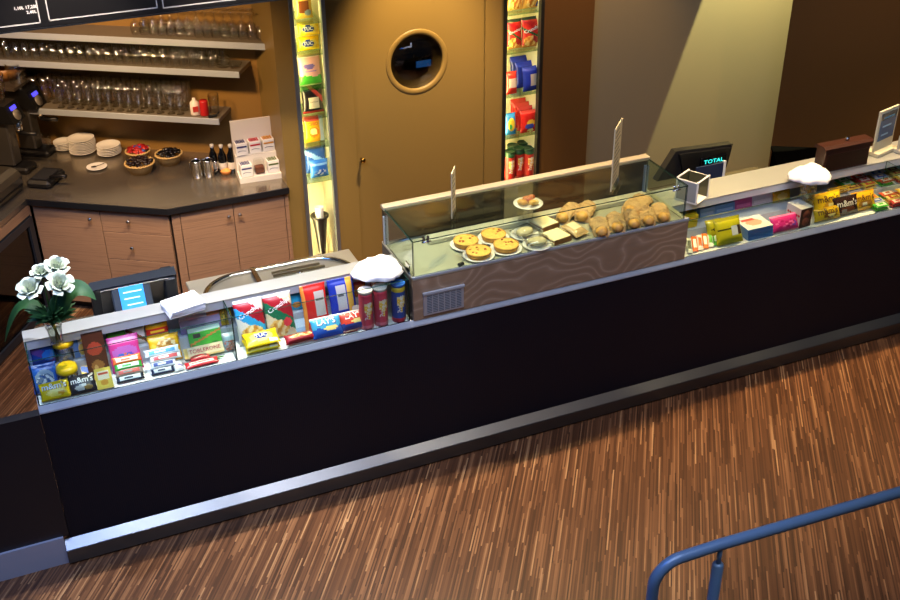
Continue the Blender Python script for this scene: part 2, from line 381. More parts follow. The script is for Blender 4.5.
# the bar's slanted frame
K=Vector((.884,7.028,0)); EX=Vector((.838,-.546,0)).normalized(); EY=Vector((.546,.838,0)).normalized(); BA=math.atan2(EX.y,EX.x)
def bar(a,b,z=0): return K+EX*a+EY*b+Vector((0,0,z))
def barM(): return (K.x,K.y,0),(0,0,BA)
WB=.95
bl,br_=barM()
struct('wall_bar',MB().box((-3.6,WB,0),(.52,WB+.1,3.4)),BARW,bl,br_)
struct('wall_left',MB().box((-1.80,-3,0),(-1.70,WB,3.4)),BARW,bl,br_)
# alcove behind the right end and the brown wall that comes forward
VA=7.13
struct('wall_alcove',MB().box((4.162,VA,0),(8.6,VA+.1,3.6)),GREYW)
rb=thing if False else None
RW=math.radians(-26.9)
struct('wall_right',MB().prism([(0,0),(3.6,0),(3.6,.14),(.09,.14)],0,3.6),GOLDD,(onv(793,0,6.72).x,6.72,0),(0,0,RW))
# ================================================================ DOOR WITH PORTHOLE
dr=MB()
cx,cz,R0=2.75,1.656,.238
W0,W1,Hd=2.266,3.271,2.95
# leaf with a round hole
n=48; ring=[(cx+R0*.86*math.cos(2*PI*k/n),cz+R0*.86*math.sin(2*PI*k/n)) for k in range(n)]
def outer(a):
    c,s_=math.cos(a),math.sin(a); tx=((W1-cx) if c>0 else (cx-W0))/max(1e-6,abs(c)); tz=((Hd-cz) if s_>0 else cz)/max(1e-6,abs(s_)); q=min(tx,tz); return (cx+c*q,cz+s_*q)
angs=sorted(set([2*PI*k/n for k in range(n)]+[math.atan2(z-cz,x-cx)%(2*PI) for x in (W0,W1) for z in (0,Hd)]))
vs=[];fs=[]
for y in (VB+.012,VB+.055):
    for a in angs: vs.append((cx+R0*.86*math.cos(a),y,cz+R0*.86*math.sin(a))); o_=outer(a); vs.append((o_[0],y,o_[1]))
N=len(angs)
for i in range(N):
    j=(i+1)%N
    fs+=[(2*i,2*j,2*j+1,2*i+1),(2*N+2*i,2*N+2*j,2*N+2*j+1,2*N+2*i+1),(2*i,2*j,2*N+2*j,2*N+2*i),(2*i+1,2*j+1,2*N+2*j+1,2*N+2*i+1)]
dr.add(vs,fs)
door=dr.build('door_1',GOLD); tag(door,'gold painted door with a round porthole window','door',None,'structure')
pr=MB(); prof=[(.222,.016),(.224,.002),(.231,-.004),(.262,-.004),(.268,-.001),(.273,.010)]
MX=Matrix.Translation((cx,VB+.012,cz))@Matrix.Rotation(PI/2,4,'X')
pr.lathe([(r*.88,-z+.0) for r,z in prof],48,M=MX); pr.build('porthole_frame',GOLD,door)
MB().lathe([(0,0),(.202,0),(.202,.008),(0,.008)],40,M=Matrix.Translation((cx,VB+.03,cz))@Matrix.Rotation(PI/2,4,'X')).build('porthole_glass',glass('porthole_glass_mix','#9a9a98',1.5,1.2),door)
MB().lathe([(0,0),(.008,0),(.008,.03),(.017,.034),(.02,.045),(.015,.054),(0,.056)],16,M=Matrix.Translation((2.297,VB+.012,1.0))@Matrix.Rotation(PI/2,4,'X')).build('knob',mat('brass','#b08a3c',.2,1),door)
# dark room behind the porthole: a projector cabin
struct('wall_cabin',MB().box((2.1,8.3,0),(3.5,8.35,3)).box((2.09,7.41,0),(2.13,8.3,3)).box((3.46,7.41,0),(3.50,8.3,3)),mat('dark_cabin','#1a1614',.8))
t=thing('projector','dark projector standing behind the round porthole window','projector',(3.0,7.85,0.26))
MB().box((-.3,-.2,1.0),(.3,.2,1.28),bev=.02).build('body',BLACK,t)
MB().box((-.03,-.207,1.14),(.09,-.2,1.19)).build('display',mat('blue_display','#2f7fe0',.4,emit='#3f95ff',es=1.2),t)
MB().box((-.44,-.25,.95),(.44,.25,.99)).build('shelf_board',mat('grey_metal','#777777',.5),t)
MB().box((-.4,-.2,-.259),(-.36,-.16,.95)).build('leg',BLACK,t); MB().box((.36,-.2,-.259),(.40,-.16,.95)).build('leg',BLACK,t)
MB().box((-.4,.16,-.259),(-.36,.20,.95)).build('leg',BLACK,t); MB().box((.36,.16,-.259),(.40,.20,.95)).build('leg',BLACK,t)
t2=MB(); 
for k in range(2): t2.lathe([(0,0),(.12,0),(.12,.05),(0,.05)],24,c=(-.16+.3*k,0,0),M=Matrix.Translation((0,.02,1.42))@Matrix.Rotation(PI/2,4,'X'))
t2.box((-.3,-.02,1.28),(.3,.05,1.34)).build('film_reel',mat('reel_grey','#5c5248',.4),t)
# ================================================================ NICHES: frames, shelves, lamp strips
def niche(a,b,zs,frame,label,bottom):
    t=thing('display_niche_shelving',label,'shelving',((a+b)/2,VB,0)); w=b-a
    fm=MB(); 
    fm.box((-w/2-.004,-.015,0),(-w/2+.022,.03,3.5)).build('frame',frame,t); MB().box((w/2-.022,-.015,0),(w/2+.004,.03,3.5)).build('frame',frame,t)
    for z in zs: MB().box((-w/2+.003,.02,z-.006),(w/2-.003,NT-.04,z+.006)).build('glass_shelf',[MATS['shelf_glass']],t)
    for s in (-1,): MB().box((s*(w/2-.02),.034,.05),(s*(w/2-.003),.05,3.4)).build('light_strip',mat('niche_light','#fff3c8',.5,emit='#ffe6a0',es=NICHE_E),t)
    return t
NICHE_E=60.0
mat('shelf_glass','#dfe8d8',.1); MATS['shelf_glass']=glass('shelf_glass2','#dceadc',1.5,1.2,.03)
def nz(x,y): return onv(x,y,VB+.03).z
Z1=[nz(300,24),nz(303,56),nz(306,90),nz(308,119),nz(311,148),nz(313,182)]
Z2=[nz(520,13.5),nz(520,52),nz(520,95),nz(520,136),nz(520,182)]
FR1=mat('niche_frame_alu','#8d97a6',.35,.8)
niche(1.852,2.09,Z1,FR1,'narrow lit niche of snack shelves with grey metal edges left of the door','')
niche(3.42,3.735,Z2,mat('niche_frame_dark','#1c1a16',.4),'narrow lit niche of snack shelves with dark edges right of the door','')
# ================================================================ BAR BACK: shelves, cabinets, worktop
SHZ=[(-1.66,.595,1.85),(-1.66,.344,1.64),(-1.66,.154,1.28)]
for (a,b,z),l in zip(SHZ,('long top wall shelf of pale metal holding stemmed glasses','middle wall shelf of pale metal holding upturned tumblers','lowest wall shelf of pale metal holding tall beer glasses')):
    t=thing('wall_shelf',l,'shelf',bl,BA,'glass shelves on the bar wall')
    MB().box((a,.70,z-.045),(b,.712,z),bev=.002).build('front_edge',ALU,t); MB().box((a,.712,z-.03),(b,WB,z),0).build('board',mat('shelf_board','#6d6455',.35),t)
# worktop
tp=[(K.x+(EX*-1.70).x,K.y+(EX*-1.70).y)]
def bxy(a,b): p=bar(a,b); return (p.x,p.y)
poly=[bxy(-1.03,-.02),bxy(.0,-.02),(K.x+.012,VB-.04),(1.73,VB-.04),(1.73,VB+.53),bxy(.40,WB),bxy(-1.69,WB),bxy(-1.69,-1.6),bxy(-1.03,-1.6)]
t=thing('bar_worktop','dark steel bar worktop running round the corner over the cabinets','worktop')
MB().prism(poly,.862,.90).build('top',STEELD,t)
MB().prism([bxy(-1.04,-.03),bxy(.005,-.03),(1.73,VB-.052),(1.73,VB-.04),bxy(.0,-.02),bxy(-1.03,-.02)],.858,.901).build('front_edge',mat('edge_dark','#3c3f46',.3,.8),t)
KN=CHROME
def knob(p,x,z): return MB().lathe([(0,0),(.005,0),(.005,.012),(.013,.016),(.015,.022),(.011,.028),(0,.03)],14,M=Matrix.Translation((x,-.018,z))@Matrix.Rotation(PI/2,4,'X')).build('knob',KN,p)
def cab(loc,rz,w,label,fronts,dep=.55,b0=.001):
    t=thing('base_cabinet',label,'cabinet',loc,rz,'veneered cabinets under the bar worktop')
    MB().box((b0,.022,.08),(w-.001,dep,.855)).build('body',mat('cab_body','#35261d',.6),t)
    MB().box((b0,.07,0),(w-.001,dep-.05,.08)).build('plinth',mat('plinth','#1d1a18',.6),t)
    for kind,x0,x1,z0,z1,kx,kz in fronts:
        f=MB().box((x0+.002,0,z0+.002),(x1-.002,.02,z1-.002),bev=.0015).build(kind,CABW,t)
        if kx is not None: knob(f,kx,kz)
    return t
q=bar(-1.015,0)
cab(q,BA,.50,'veneered cabinet with one door beside the drawer unit under the bar worktop',[('door',.0,.50,.08,.852,.44,.787)],.5)
q=bar(-.513,0)
cab(q,BA,.505,'veneered drawer unit with a column of steel knobs in the bar corner',[('drawer',0,.505,.68,.852,.22,.79),('drawer',0,.505,.465,.68,.215,.582),('drawer',0,.505,.27,.465,.215,.37),('drawer',0,.505,.08,.27,.215,.18)],.5)
cab((K.x+.012,7.03,0),0,.832,'two door veneered cabinet next to the gold pillar',[('filler_panel',0,.06,.08,.852,None,0),('door',.06,.43,.08,.852,.387,.765),('door',.43,.80,.08,.852,.465,.765),('filler_panel',.80,.832,.08,.852,None,0)],.5,.30)
# wine fridge in the left run: faces +x of the bar frame
fq=bar(-1.03,-.002)
t=thing('wine_fridge','black glass fronted wine fridge built in under the left worktop','fridge',fq,BA+PI/2)
# local: x = towards viewer along -EY ; y = -EX (into unit)
MB().box((-.003,.03,.0),(-1.25,.6,.855)).build('body',BLACK,t)
MB().box((-.003,.0,.785),(-1.25,.03,.855)).build('fascia',CABW,t)
MB().box((-.003,.0,.0),(-.018,.03,.785)).build('side_strip',CABW,t)
fd=MB(); fd.box((-.02,-.012,.02),(-.075,.028,.775)).box((-1.0,-.012,.02),(-1.055,.028,.775)).box((-.075,-.012,.02),(-1.0,.028,.075)).box((-.075,-.012,.72),(-1.0,.028,.775))
fd=fd.build('door',mat('fridge_frame','#3c4048',.3,.6),t)
MB().box((-.076,.004,.076),(-.999,.016,.719)).build('glass_pane',glass('fridge_glass','#6d6a66',1.5,1.3,.02),fd)
MB().box((-.02,-.014,.006),(-1.055,.0,.018)).build('kick_strip',STEELP,t)
MB().box((-.02,.031,.02),(-1.055,.034,.775)).build('interior_back',mat('fridge_in','#130f0d',.6),t)
MB().box((-.08,.017,.70),(-1.0,.029,.712)).build('fridge_light',mat('fridge_lamp','#ffb070',.5,emit='#ff9a50',es=5),t)
for k in range(2):
    zz=.27+.22*k; MB().box((-.08,.018,zz),(-1.0,.030,zz+.012)).build('rack',mat('rack_wood','#6a4426',.5),t)
FR_LOC=fq
# ---- menu board hanging over the bar
t=thing('menu_board','black menu board with white outlined panels hanging over the bar','sign',(0,6.2,0))
MB().box((-1.4,0,2.455),(2.7,.05,3.25),bev=.004).build('board',mat('board_black','#0b0c10',.35),t)
MB().box((-1.4,-.004,2.449),(2.7,.054,2.457)).build('edge_strip',mat('board_edge','#20242c',.3,.5),t)
def frame(u0,u1,z0,z1,w=.006):
    MB().box((u0,-.003,z0),(u1,.001,z0+w)).box((u0,-.003,z1-w),(u1,.001,z1)).box((u0,-.003,z0),(u0+w,.001,z1)).box((u1-w,-.003,z0),(u1,.001,z1)).build('panel_outline',mat('chalk_line','#8f939a',.8),t)
pa=onv(41,23,6.2); pb=onv(49,21,6.2); pc=onv(158,9.5,6.2); pd=onv(163,8.5,6.2)
frame(pa.x-.9,pa.x,pa.z,3.15); frame(pb.x,pc.x,pb.z,3.15); frame(pd.x,pd.x+.8,pd.z,3.15)
MT=Matrix.Rotation(PI/2,4,'X')
a_=onv(25.5,7.5,6.2); lettering('1,10L 17,20L',t,.115,(0,0),'#c8cbd0',M=Matrix.Translation((a_.x,-.002,a_.z))@MT)
a_=onv(31.5,12,6.2); lettering('2,40L',t,.05,(0,0),'#c8cbd0',M=Matrix.Translation((a_.x,-.002,a_.z))@MT)
for u in (-.9,.6,2.1): MB().tube([(u,.025,3.25),(u,.025,4.6)],.006,8).build('hanging_rod',STEEL,t)
# ================================================================ SERVICE COUNTER
zr=onv(40.6,413.9,VF).z            # lower edge of the aluminium rail
ZD=zr+.035                         # display floor
cz0=.095
UL=-.155; UR=7.2
t=thing('service_counter','long black fronted snack counter with a steel kick rail','counter',(0,0,0))
MB().box((UL,VF,.02),(UR,VF+.03,zr)).build('front_panel',front_mat(),t)
MB().prism([(VF-.058,.012),(VF-.058,.094),(VF-.055,.099),(VF+.001,.134),(VF+.001,.012)],UL-.03,UR,axis='x').build('kick_rail',RAILS,t)
MB().box((UL-.03,VF-.045,0),(UR,VF+.02,.014)).build('plinth',BLACK,t)
MB().prism([(VF-.006,zr),(VF-.006,zr+.008),(VF+.008,zr+.036),(VF+.014,zr+.036),(VF+.014,zr)],UL,UR,axis='x').build('top_rail',ALU,t)
MB().box((UL,VF+.03,.05),(UL+.03,5.24,ZD-.02)).build('end_panel',BLACK,t)
MB().box((UL,VF+.014,ZD-.02),(1.822,5.24,ZD)).build('display_floor',SHELFW,t)
MB().box((3.60,VF+.014,ZD-.02),(UR,5.30,ZD)).build('display_floor',SHELFW,t)
MB().box((UL+.01,5.05,ZD),(1.82,on(230,288,onv(28.3,364,VF).z).y-.008,ZD+.095)).build('display_step',SHELFW,t)
MB().box((3.61,5.06,ZD),(UR,5.295,ZD+.06)).build('display_step',SHELFW,t)
MB().box((UL+.03,5.24,.05),(UR,5.26,ZD-.02)).build('back_panel',mat('back_dark','#2a2622',.6),t)
# low wing to the left
t=thing('counter_wing','low black partition with a grey skirting left of the snack counter','partition',(0,0,0))
MB().box((-2.2,4.83,.17),(UL-.002,4.885,.955)).build('panel',mat('wing_black','#141318',.42),t)
MB().box((-2.2,4.815,0),(UL-.032,4.83,.175)).build('skirting',mat('skirting_alu','#9da2b2',.5,.2,bump=.1,scale=8),t)
# ---- snack cases (glass) : left and right of the pastry case
def pane(name,a,b,parent,edges=(1,1,1)): 
    o=MB().box(a,b).build(name,[G_PANE,G_EDGE],parent)
    d=[abs(a[i]-b[i]) for i in range(3)]; th=d.index(min(d))
    for p in o.data.polygons:
        if abs(p.normal[th])<.5: p.material_index=1
    return o
ZT=onv(28.3,364,VF).z
LB=on(230,288,ZT).y; LF=on(25,342,ZT).y
print('ZT',ZT,'ledge',LF,LB,'zr',zr)
t=thing('snack_display_case','glass fronted snack case with a steel ledge on the left half of the counter','display case',(0,0,0))
uj=onv(238,362,VF).x
pane('front_pane',(UL+.004,VF+.014,ZD),(uj-.003,VF+.022,ZT),t); pane('front_pane',(uj+.003,VF+.014,ZD),(1.815,VF+.022,ZT),t)
for u in (UL+.004,uj-.003,1.809): pane('divider_pane',(u,VF+.023,ZD),(u+.006,LF-.002,ZT),t)
LEDGE=mat('ledge_steel','#c6cbce',.5,.85,bump=.04,scale=40,stretch=(.3,20,20))
L2=MB().box((UL,LF,ZT-.008),(1.83,LB,ZT)); L2.build('ledge',LEDGE,t)
MB().box((UL,LF,ZT-.05),(1.83,LF+.003,ZT-.009)).build('ledge_front',mat('ledge_lip','#e6edf0',.25,.3),t)
MB().box((UL,LB-.006,ZD),(1.83,LB,ZT-.009)).build('back_panel',SHELFW,t)
t=thing('snack_display_case','glass fronted snack case with a steel ledge on the right half of the counter','display case',(0,0,0))
ZTR=onv(760,206.5,VF).z
RF=on(700,201,ZTR).y; 
print('ZTR',ZTR,'RF',RF)
RLF,RLB=5.07,5.31
pane('front_pane',(3.60,VF+.014,ZD),(5.28,VF+.022,ZTR),t); pane('front_pane',(5.286,VF+.016,ZD),(UR,VF+.022,ZTR),t)
MB().box((3.60,RLF,ZTR-.008),(UR,RLB,ZTR)).build('ledge',LEDGE,t)
MB().box((3.60,RLF,ZTR-.05),(UR,RLF+.003,ZTR-.009)).build('ledge_front',mat('ledge_lip','#e6edf0',.25,.3),t)
MB().box((3.60,5.296,ZD),(UR,5.302,ZTR-.009)).build('back_panel',SHELFW,t)
pane('divider_pane',(5.28,VF+.023,ZD),(5.286,RLF-.002,ZTR),t)
# ---- pastry case
PA,PB=1.832,3.592; PZ0=onv(414,279,VF).z; PZ1=onv(414,241.9,VF).z; PV=on(500,183,PZ1).y
print('pastry',PZ0,PZ1,PV)
t=thing('pastry_case','raised glass pastry case with a wavy veneer front','display case',(0,0,0))
MB().box((PA,VF+.002,zr+.036),(PB,VF+.022,PZ0-.006)).build('veneer_front',WAVY,t)
MB().box((PA,VF+.0225,.96),(PB,PV,PZ0-.012)).build('base',mat('case_base','#4b4640',.5),t)
MB().box((PA,VF+.0,PZ0-.012),(PB,PV,PZ0)).build('floor_plate',STEELP if False else mat('case_floor','#c9c5ac',.3,.5),t)
MB().box((PA,VF-.002,PZ0-.004),(PB,VF+.012,PZ0+.008)).build('front_strip',ALU,t)
pane('front_pane',(PA+.012,VF+.004,PZ0+.008),(PB-.03,VF+.010,PZ1-.007),t)
pane('top_pane',(PA+.01,VF+.002,PZ1-.006),(PB-.03,PV-.05,PZ1),t)
pane('end_pane',(PA+.005,VF+.012,PZ0),(PA+.011,PV-.05,PZ1-.007),t); pane('end_pane',(PB-.037,VF+.012,PZ0),(PB-.031,PV-.05,PZ1-.007),t)
MB().box((PA,PV-.052,PZ1-.012),(PB-.02,PV,PZ1+.012),bev=.004).build('back_rail',mat('champagne_rail','#c4b89c',.4,.4),t)
MB().box((PA,PV-.03,PZ0),(PB-.02,PV-.022,PZ1-.0125)).build('back_door',mat('tinted_mirror','#4a4338',.08,.55),t)
for s in (PA,PB-.045): MB().box((s,PV-.05,PZ0),(s+.025,PV-.03,PZ1-.05)).build('corner_post',ALU,t)
MB().box((2.06,PV-.16,PZ0+.0),(PB-.08,PV-.09,PZ0+.035),bev=.006).build('light_bar',mat('light_bar','#d9d3b9',.3,.3),t)
for (u,zv) in ((PA+.075,0),(PB-.12,0)):
    c=MB(); c.box((u-.012,VF-.004,PZ1-.022),(u+.0,VF+.014,PZ1+.016),bev=.003).box((u+.014,VF-.004,PZ1-.022),(u+.026,VF+.014,PZ1+.016),bev=.003).tube([(u-.02,VF-.006,PZ1-.012),(u+.034,VF-.006,PZ1-.012)],.004).build('hinge_clip',CHROME,t)
MB().box((PA-.0,VF+.05,PZ0+.002),(PA+.006,VF+.11,PZ0+.06),bev=.002).build('hinge_clip',CHROME,t)
# vent grille on the veneer
va=onv(423,293,VF); vb=onv(463.5,309,VF)
t=thing('vent_grille','small aluminium louvred vent on the wavy veneer front','vent',((va.x+vb.x)/2,VF,onv(443,300,VF).z)); w=vb.x-va.x; h=.145
MB().box((-w/2,-.008,-h/2),(w/2,.001,h/2),bev=.002).build('plate',mat('vent_alu','#b9bfc6',.4,.6),t); MB().box((-w/2-.003,-.014,h/2-.01),(w/2+.003,.0,h/2+.002)).build('lip',ALU,t)
g=MB()
for i in range(6):
    for j in range(11):
        x=-w/2+.02+i*(w-.04)/5.7; z=-h/2+.014+j*.0105; g.box((x,-.0095,z),(x+.028,-.006,z+.005))
g.build('louvre',mat('vent_slot','#5a6570',.5),t)
# ================================================================ THINGS ON THE BAR
def onA(x,y,a):
    d=ray(x,y); o=K+EX*a; t=o.dot(EX)/(d.x*EX.x+d.y*EX.y); P=Vector((d.x*t,d.y*t,CH+d.z*t)); return (P-K).dot(EY),P.z
def onB(x,y,b):
    d=ray(x,y); o=K+EY*b; t=o.dot(EY)/(d.x*EY.x+d.y*EY.y); P=Vector((d.x*t,d.y*t,CH+d.z*t)); return (P-K).dot(EX),P.z
CT=.9005
def plate_stack(x,y,r,n,label):
    p=on(x,y,CT)
    for k in range(n):
        o=MB().lathe([(0,.004),(r*.55,.004),(r*.6,.0),(r*.66,.0),(r*.68,.005),(r*.98,.016),(r,.019),(r*.97,.020),(r*.7,.0105),(0,.0085)],28).build('plate',CERAM,None,(p.x+random.uniform(-.003,.003),p.y+random.uniform(-.003,.003),CT+k*.0125))
        tag(o,label,'plate','stacked white plates on the bar worktop')
plate_stack(65,149,.075,5,'small white plate in the leftmost and lowest stack on the bar worktop')
plate_stack(83.5,152,.10,9,'white plate in the tall middle stack on the bar worktop')
plate_stack(110,154,.09,6,'white plate in the stack beside the basket of red sweets')
p=on(97,168,CT)
t=thing('saucer','single white saucer with a dark spoon lying in front of the plate stacks','saucer',p)
r=.075
MB().lathe([(0,.004),(r*.55,.004),(r*.6,.0),(r*.66,.0),(r*.68,.005),(r*.98,.012),(r,.015),(r*.97,.016),(r*.7,.0105),(0,.0085)],28).build('dish',CERAM,t)
s=MB(); s.ball((-.02,0,.014),.016,10,sq=(1.4,.8,.25)).tube([(-.005,0,.014),(.03,.005,.018),(.058,.008,.022)],.0025,6); tag(s.build('spoon',mat('dark_spoon','#3a3530',.3,.9),None,(p.x,p.y,p.z+.002)),'dark spoon lying on the single white saucer','spoon')
def basket(x,y,r,h,label,fill,flab,cols=None):
    p=on(x,y,CT); t=thing('basket',label,'basket',p,0,'baskets of sweets on the bar worktop')
    MB().lathe([(0,.0),(r*.72,.0),(r*.95,h*.85),(r,h),(r*1.02,h*1.04),(r*.95,h*1.03),(r*.9,h*.85),(r*.68,.012),(0,.012)],32).build('bowl',WICK,t)
    rim=MB(); 
    pts=[(r*.985*math.cos(2*PI*k/64),r*.985*math.sin(2*PI*k/64),h+.004*math.sin(k*2.5)) for k in range(64)]; rim.tube(pts,.007,6,closed=True); rim.build('rim',WICK,t)
    m=MB(); rnd=random.Random(int(x))
    for k in range(60):
        a=rnd.uniform(0,2*PI); q=r*.8*math.sqrt(rnd.random()); z=h*.92+ .03*(1-(q/r)**2)+rnd.uniform(-.006,.008)
        M=Matrix.Translation((q*math.cos(a),q*math.sin(a),z))@Matrix.Rotation(rnd.uniform(0,6),4,'Z')@Matrix.Rotation(rnd.uniform(-.6,.6),4,'X')
        if cols: m.ball((0,0,0),.024,8,sq=(1.3,.7,.4),M=M,cols=[lin(rnd.choice(cols))]*(5*8) )
        else: m.ball((0,0,0),.017,8,sq=(1.2,.8,.6),M=M)
    o=m.build('sweets',FOIL if cols else fill,None,p); tag(o,flab,'sweets',None,'stuff')
basket(139,158,.09,.06,'brown wicker basket of red wrapped sweets, the one furthest back',COFFEE,'red and blue wrapped sweets heaped in the rear basket',['#a81f22','#8f1a1c','#c23b32','#3b4f93','#7c1414'])
basket(141,172,.105,.075,'pale wicker basket of dark wrapped sweets nearest the worktop edge',COFFEE,'brown wrapped sweets heaped in the front basket')
basket(170,163,.098,.075,'pale wicker basket of black sweets beside the steel jugs',mat('black_sweets','#0d0a0c',.25,vary=.5),'black sweets heaped in the basket beside the jugs')
def jug(x,y,label,rz):
    p=on(x,y,CT); t=thing('milk_jug',label,'jug',p,rz)
    MB().lathe([(0,0),(.038,0),(.04,.006),(.039,.06),(.036,.12),(.038,.13),(.036,.129),(.034,.12),(.037,.06),(.036,.01),(0,.008)],24).build('body',STEELP,t)
    MB().tube([(.036,0,.115),(.06,0,.112),(.068,0,.09),(.064,0,.05),(.039,0,.03)],.005,8).build('handle',STEELP,t)
    MB().tube([(-.034,0,.122),(-.044,0,.134)],[.012,.005],8).build('spout',STEELP,t)
jug(198,177,'steel milk jug standing beside the basket of black sweets',2.2); jug(209.5,176,'steel milk jug standing in front of the dark bottles',-.6)
tb=[('leftmost of the three dark bottles behind the steel jugs',215,172),('middle one of the three dark bottles behind the steel jugs',224,172.5),('dark bottle next to the white tea rack',233,172)]
for l,x,y in tb:
    p=on(x,y,CT); t=thing('syrup_bottle',l,'bottle',p,0,'dark bottles on the bar worktop')
    MB().lathe([(0,0),(.029,0),(.031,.005),(.031,.12),(.026,.145),(.014,.175),(.012,.205),(0,.205)],20).build('glass_body',BLACKG,t)
    MB().lathe([(.0315,.035),(.0318,.036),(.0318,.085),(.0315,.086)],20).build('label',mat('cream_label','#d9d1bb',.6),t)
    MB().lathe([(.0125,.195),(.014,.197),(.014,.218),(0,.219)],16).build('cap',mat('cap_grey','#c9c3b4',.4),t)
p=on(226,174,CT); t=thing('ramekin','small orange topped pot standing in front of the dark bottles','pot',p)
MB().lathe([(0,0),(.03,0),(.041,.03),(.04,.031),(.03,.008),(0,.006)],20).build('bowl',mat('terracotta','#b06a2c',.5),t); MB().ball((0,0,.026),.036,14,sq=(1,1,.5),jit=.05).build('filling',mat('orange_filling','#e3a04e',.6),t)
# tea rack : stepped white stand with boxes
q=on(262,181,CT); t=thing('tea_rack','white stepped tea rack standing against the pillar','rack',q,math.radians(-4))
MB().prism([(-.0,0),(-.0,.04),(.10,.06),(.10,.17),(.19,.19),(.19,.40),(.21,.40),(.21,0)],-.155,.155,axis='x').build('stand',mat('rack_white','#d8d0c0',.5),t)
tcol=[('#2b2f5e','blue'),('#b3282c','red'),('#c58a2d','ochre')]
for r_,(vy,zz,cs) in enumerate(((.02,.045,('#2b2f5e',None,'#55642e')),(.11,.175,('#2b2f5e','#b3282c','#c58a2d')))):
    for k,c in enumerate(cs):
        nm={'#2b2f5e':'dark blue','#b3282c':'red','#c58a2d':'ochre','#55642e':'olive'}.get(c)
        row='front' if r_==0 else 'back'
        M=t.matrix_basis
        loc=Vector(q)+Vector((-.098+.098*k,vy-.01,zz+.0))
        if c is None:
            b=thing('sugar_jar','small glass jar of brown sugar in the middle of the tea rack','jar',loc+Vector((0,.03,0)))
            MB().box((-.036,-.03,0),(.036,.03,.115),bev=.012).build('jar_body',G_WARE,b); MB().box((-.032,-.026,.004),(.032,.026,.06),bev=.006).build('brown_sugar',mat('brown_sugar','#6a3a22',.8),b); continue
        b=thing('tea_box','white tea box with %s band in the %s row of the rack'%(('an ' if nm[0]=='o' else 'a ')+nm,row),'box',loc,0,'boxes of tea in the rack')
        MB().box((-.042,0,0),(.042,.07,.09),bev=.002).build('carton',mat('tea_white','#e9e4d8',.6),b); MB().box((-.036,-.0015,.058),(.036,.0,.07)).build('colour_band',mat('tea_'+c,c,.6),b)
        MB().tube([(-.03,-.001,.03),(-.015,-.001,.036),(.0,-.001,.036),(.03,-.001,.030)],.0022,5).build('printed_line',mat('tea_ink','#6a6a74',.6),b)
        mm=MB()
        for i in range(6): mm.box((-.034+.011*i,.01,.088),(-.028+.011*i,.06,.096+.003*(i%2)))
        mm.build('tea_sachets',mat('sachet_'+c,c,.6,vary=.4),b)
# ---- glassware on the shelves
def proto(name,label,prof,group,cat='glass'):
    o=MB().lathe(prof,14).build(name,G_WARE); tag(o,label,cat,group); return o
def place(o,a,b,z,first): 
    c=o if first else o.copy()
    if not first: COL.objects.link(c)
    c.location=bar(a,b,z); return c
wine=[(0,.003),(.03,.002),(.031,0),(.004,.008),(.0035,.07),(.012,.08),(.033,.105),(.038,.135),(.032,.18),(.031,.18),(.036,.135),(.031,.108),(.006,.085)]
tumb=[(.033,0),(.028,.125),(.0,.128),(0,.12),(.026,.119),(.031,.0)]
beer=[(0,.004),(.028,.002),(.029,0),(.012,.012),(.012,.03),(.024,.05),(.032,.11),(.037,.20),(.0355,.20),(.030,.11),(.022,.054),(0,.04)]
rnd=random.Random(4); first=True
o=proto('wine_glass','stemmed glass upside down in the rows on the top bar shelf',[(r,.18-z) for r,z in wine],'wine glasses on the top bar shelf')
for b in (.80,.89):
    for k in range(15):
        a=-.42+.066*k+(.02 if b>.85 else 0)
        if a>.56: continue
        place(o,a+rnd.uniform(-.006,.006),b,1.8505,first); first=False
first=True
o=proto('tumbler','straight tumbler standing upside down in the rows on the middle bar shelf',tumb,'tumblers on the middle bar shelf')
for b in (.765,.845,.915):
    for k in range(24):
        a=-1.5+.071*k
        if a>.19: continue
        place(o,a+rnd.uniform(-.004,.004),b,1.6405,first); first=False
first=True
o=proto('beer_glass','tall footed beer glass in the rows on the lowest bar shelf',beer,'beer glasses on the lowest bar shelf')
for b in (.76,.84,.915):
    for k in range(21):
        a=-1.48+.078*k
        if a>-.09 or (a<-1.1 and b<.8): continue
        place(o,a+rnd.uniform(-.004,.004),b,1.2805,first); first=False
# shelf ends
q=bar(.20,.80,1.6405); t=thing('carafe','wide glass carafe at the right end of the middle shelf','carafe',q); MB().lathe([(0,0),(.045,0),(.05,.02),(.046,.06),(.02,.10),(.022,.13),(.02,.13),(.018,.10),(.044,.058),(.046,.02),(0,.006)],20).build('glass_body',G_WARE,t)
q=bar(.285,.80,1.6405); t=thing('ashtray','low glass bowl at the end of the middle shelf','bowl',q); MB().lathe([(0,0),(.04,0),(.05,.03),(.047,.03),(.037,.008),(0,.006)],20).build('glass_body',G_WARE,t)
q=bar(-.045,.765,1.2805); t=thing('cream_bottle','white pump bottle with red print on the lowest shelf','bottle',q); MB().lathe([(0,0),(.033,0),(.035,.01),(.033,.09),(.02,.105),(.012,.11),(.012,.125),(0,.126)],18).build('bottle_body',mat('cream_plastic','#e6d9cc',.4),t); MB().box((-.02,-.0355,.03),(.018,-.031,.07)).build('red_print',mat('red_print','#b9322c',.5),t)
q=bar(.025,.765,1.2805); t=thing('red_tin','red round tin beside the white pump bottle on the lowest shelf','tin',q); MB().lathe([(0,0),(.03,0),(.031,.005),(.031,.105),(.028,.112),(0,.112)],18).build('tin_body',mat('red_tin','#b51f20',.35),t)
q=bar(.09,.80,1.2805); o=MB().lathe(tumb and [(0,.0),(.034,0),(.04,.15),(.038,.15),(.032,.006),(0,.006)],18).build('tall_glass',G_WARE,None,q); tag(o,'single wide tumbler at the right end of the lowest shelf','glass')
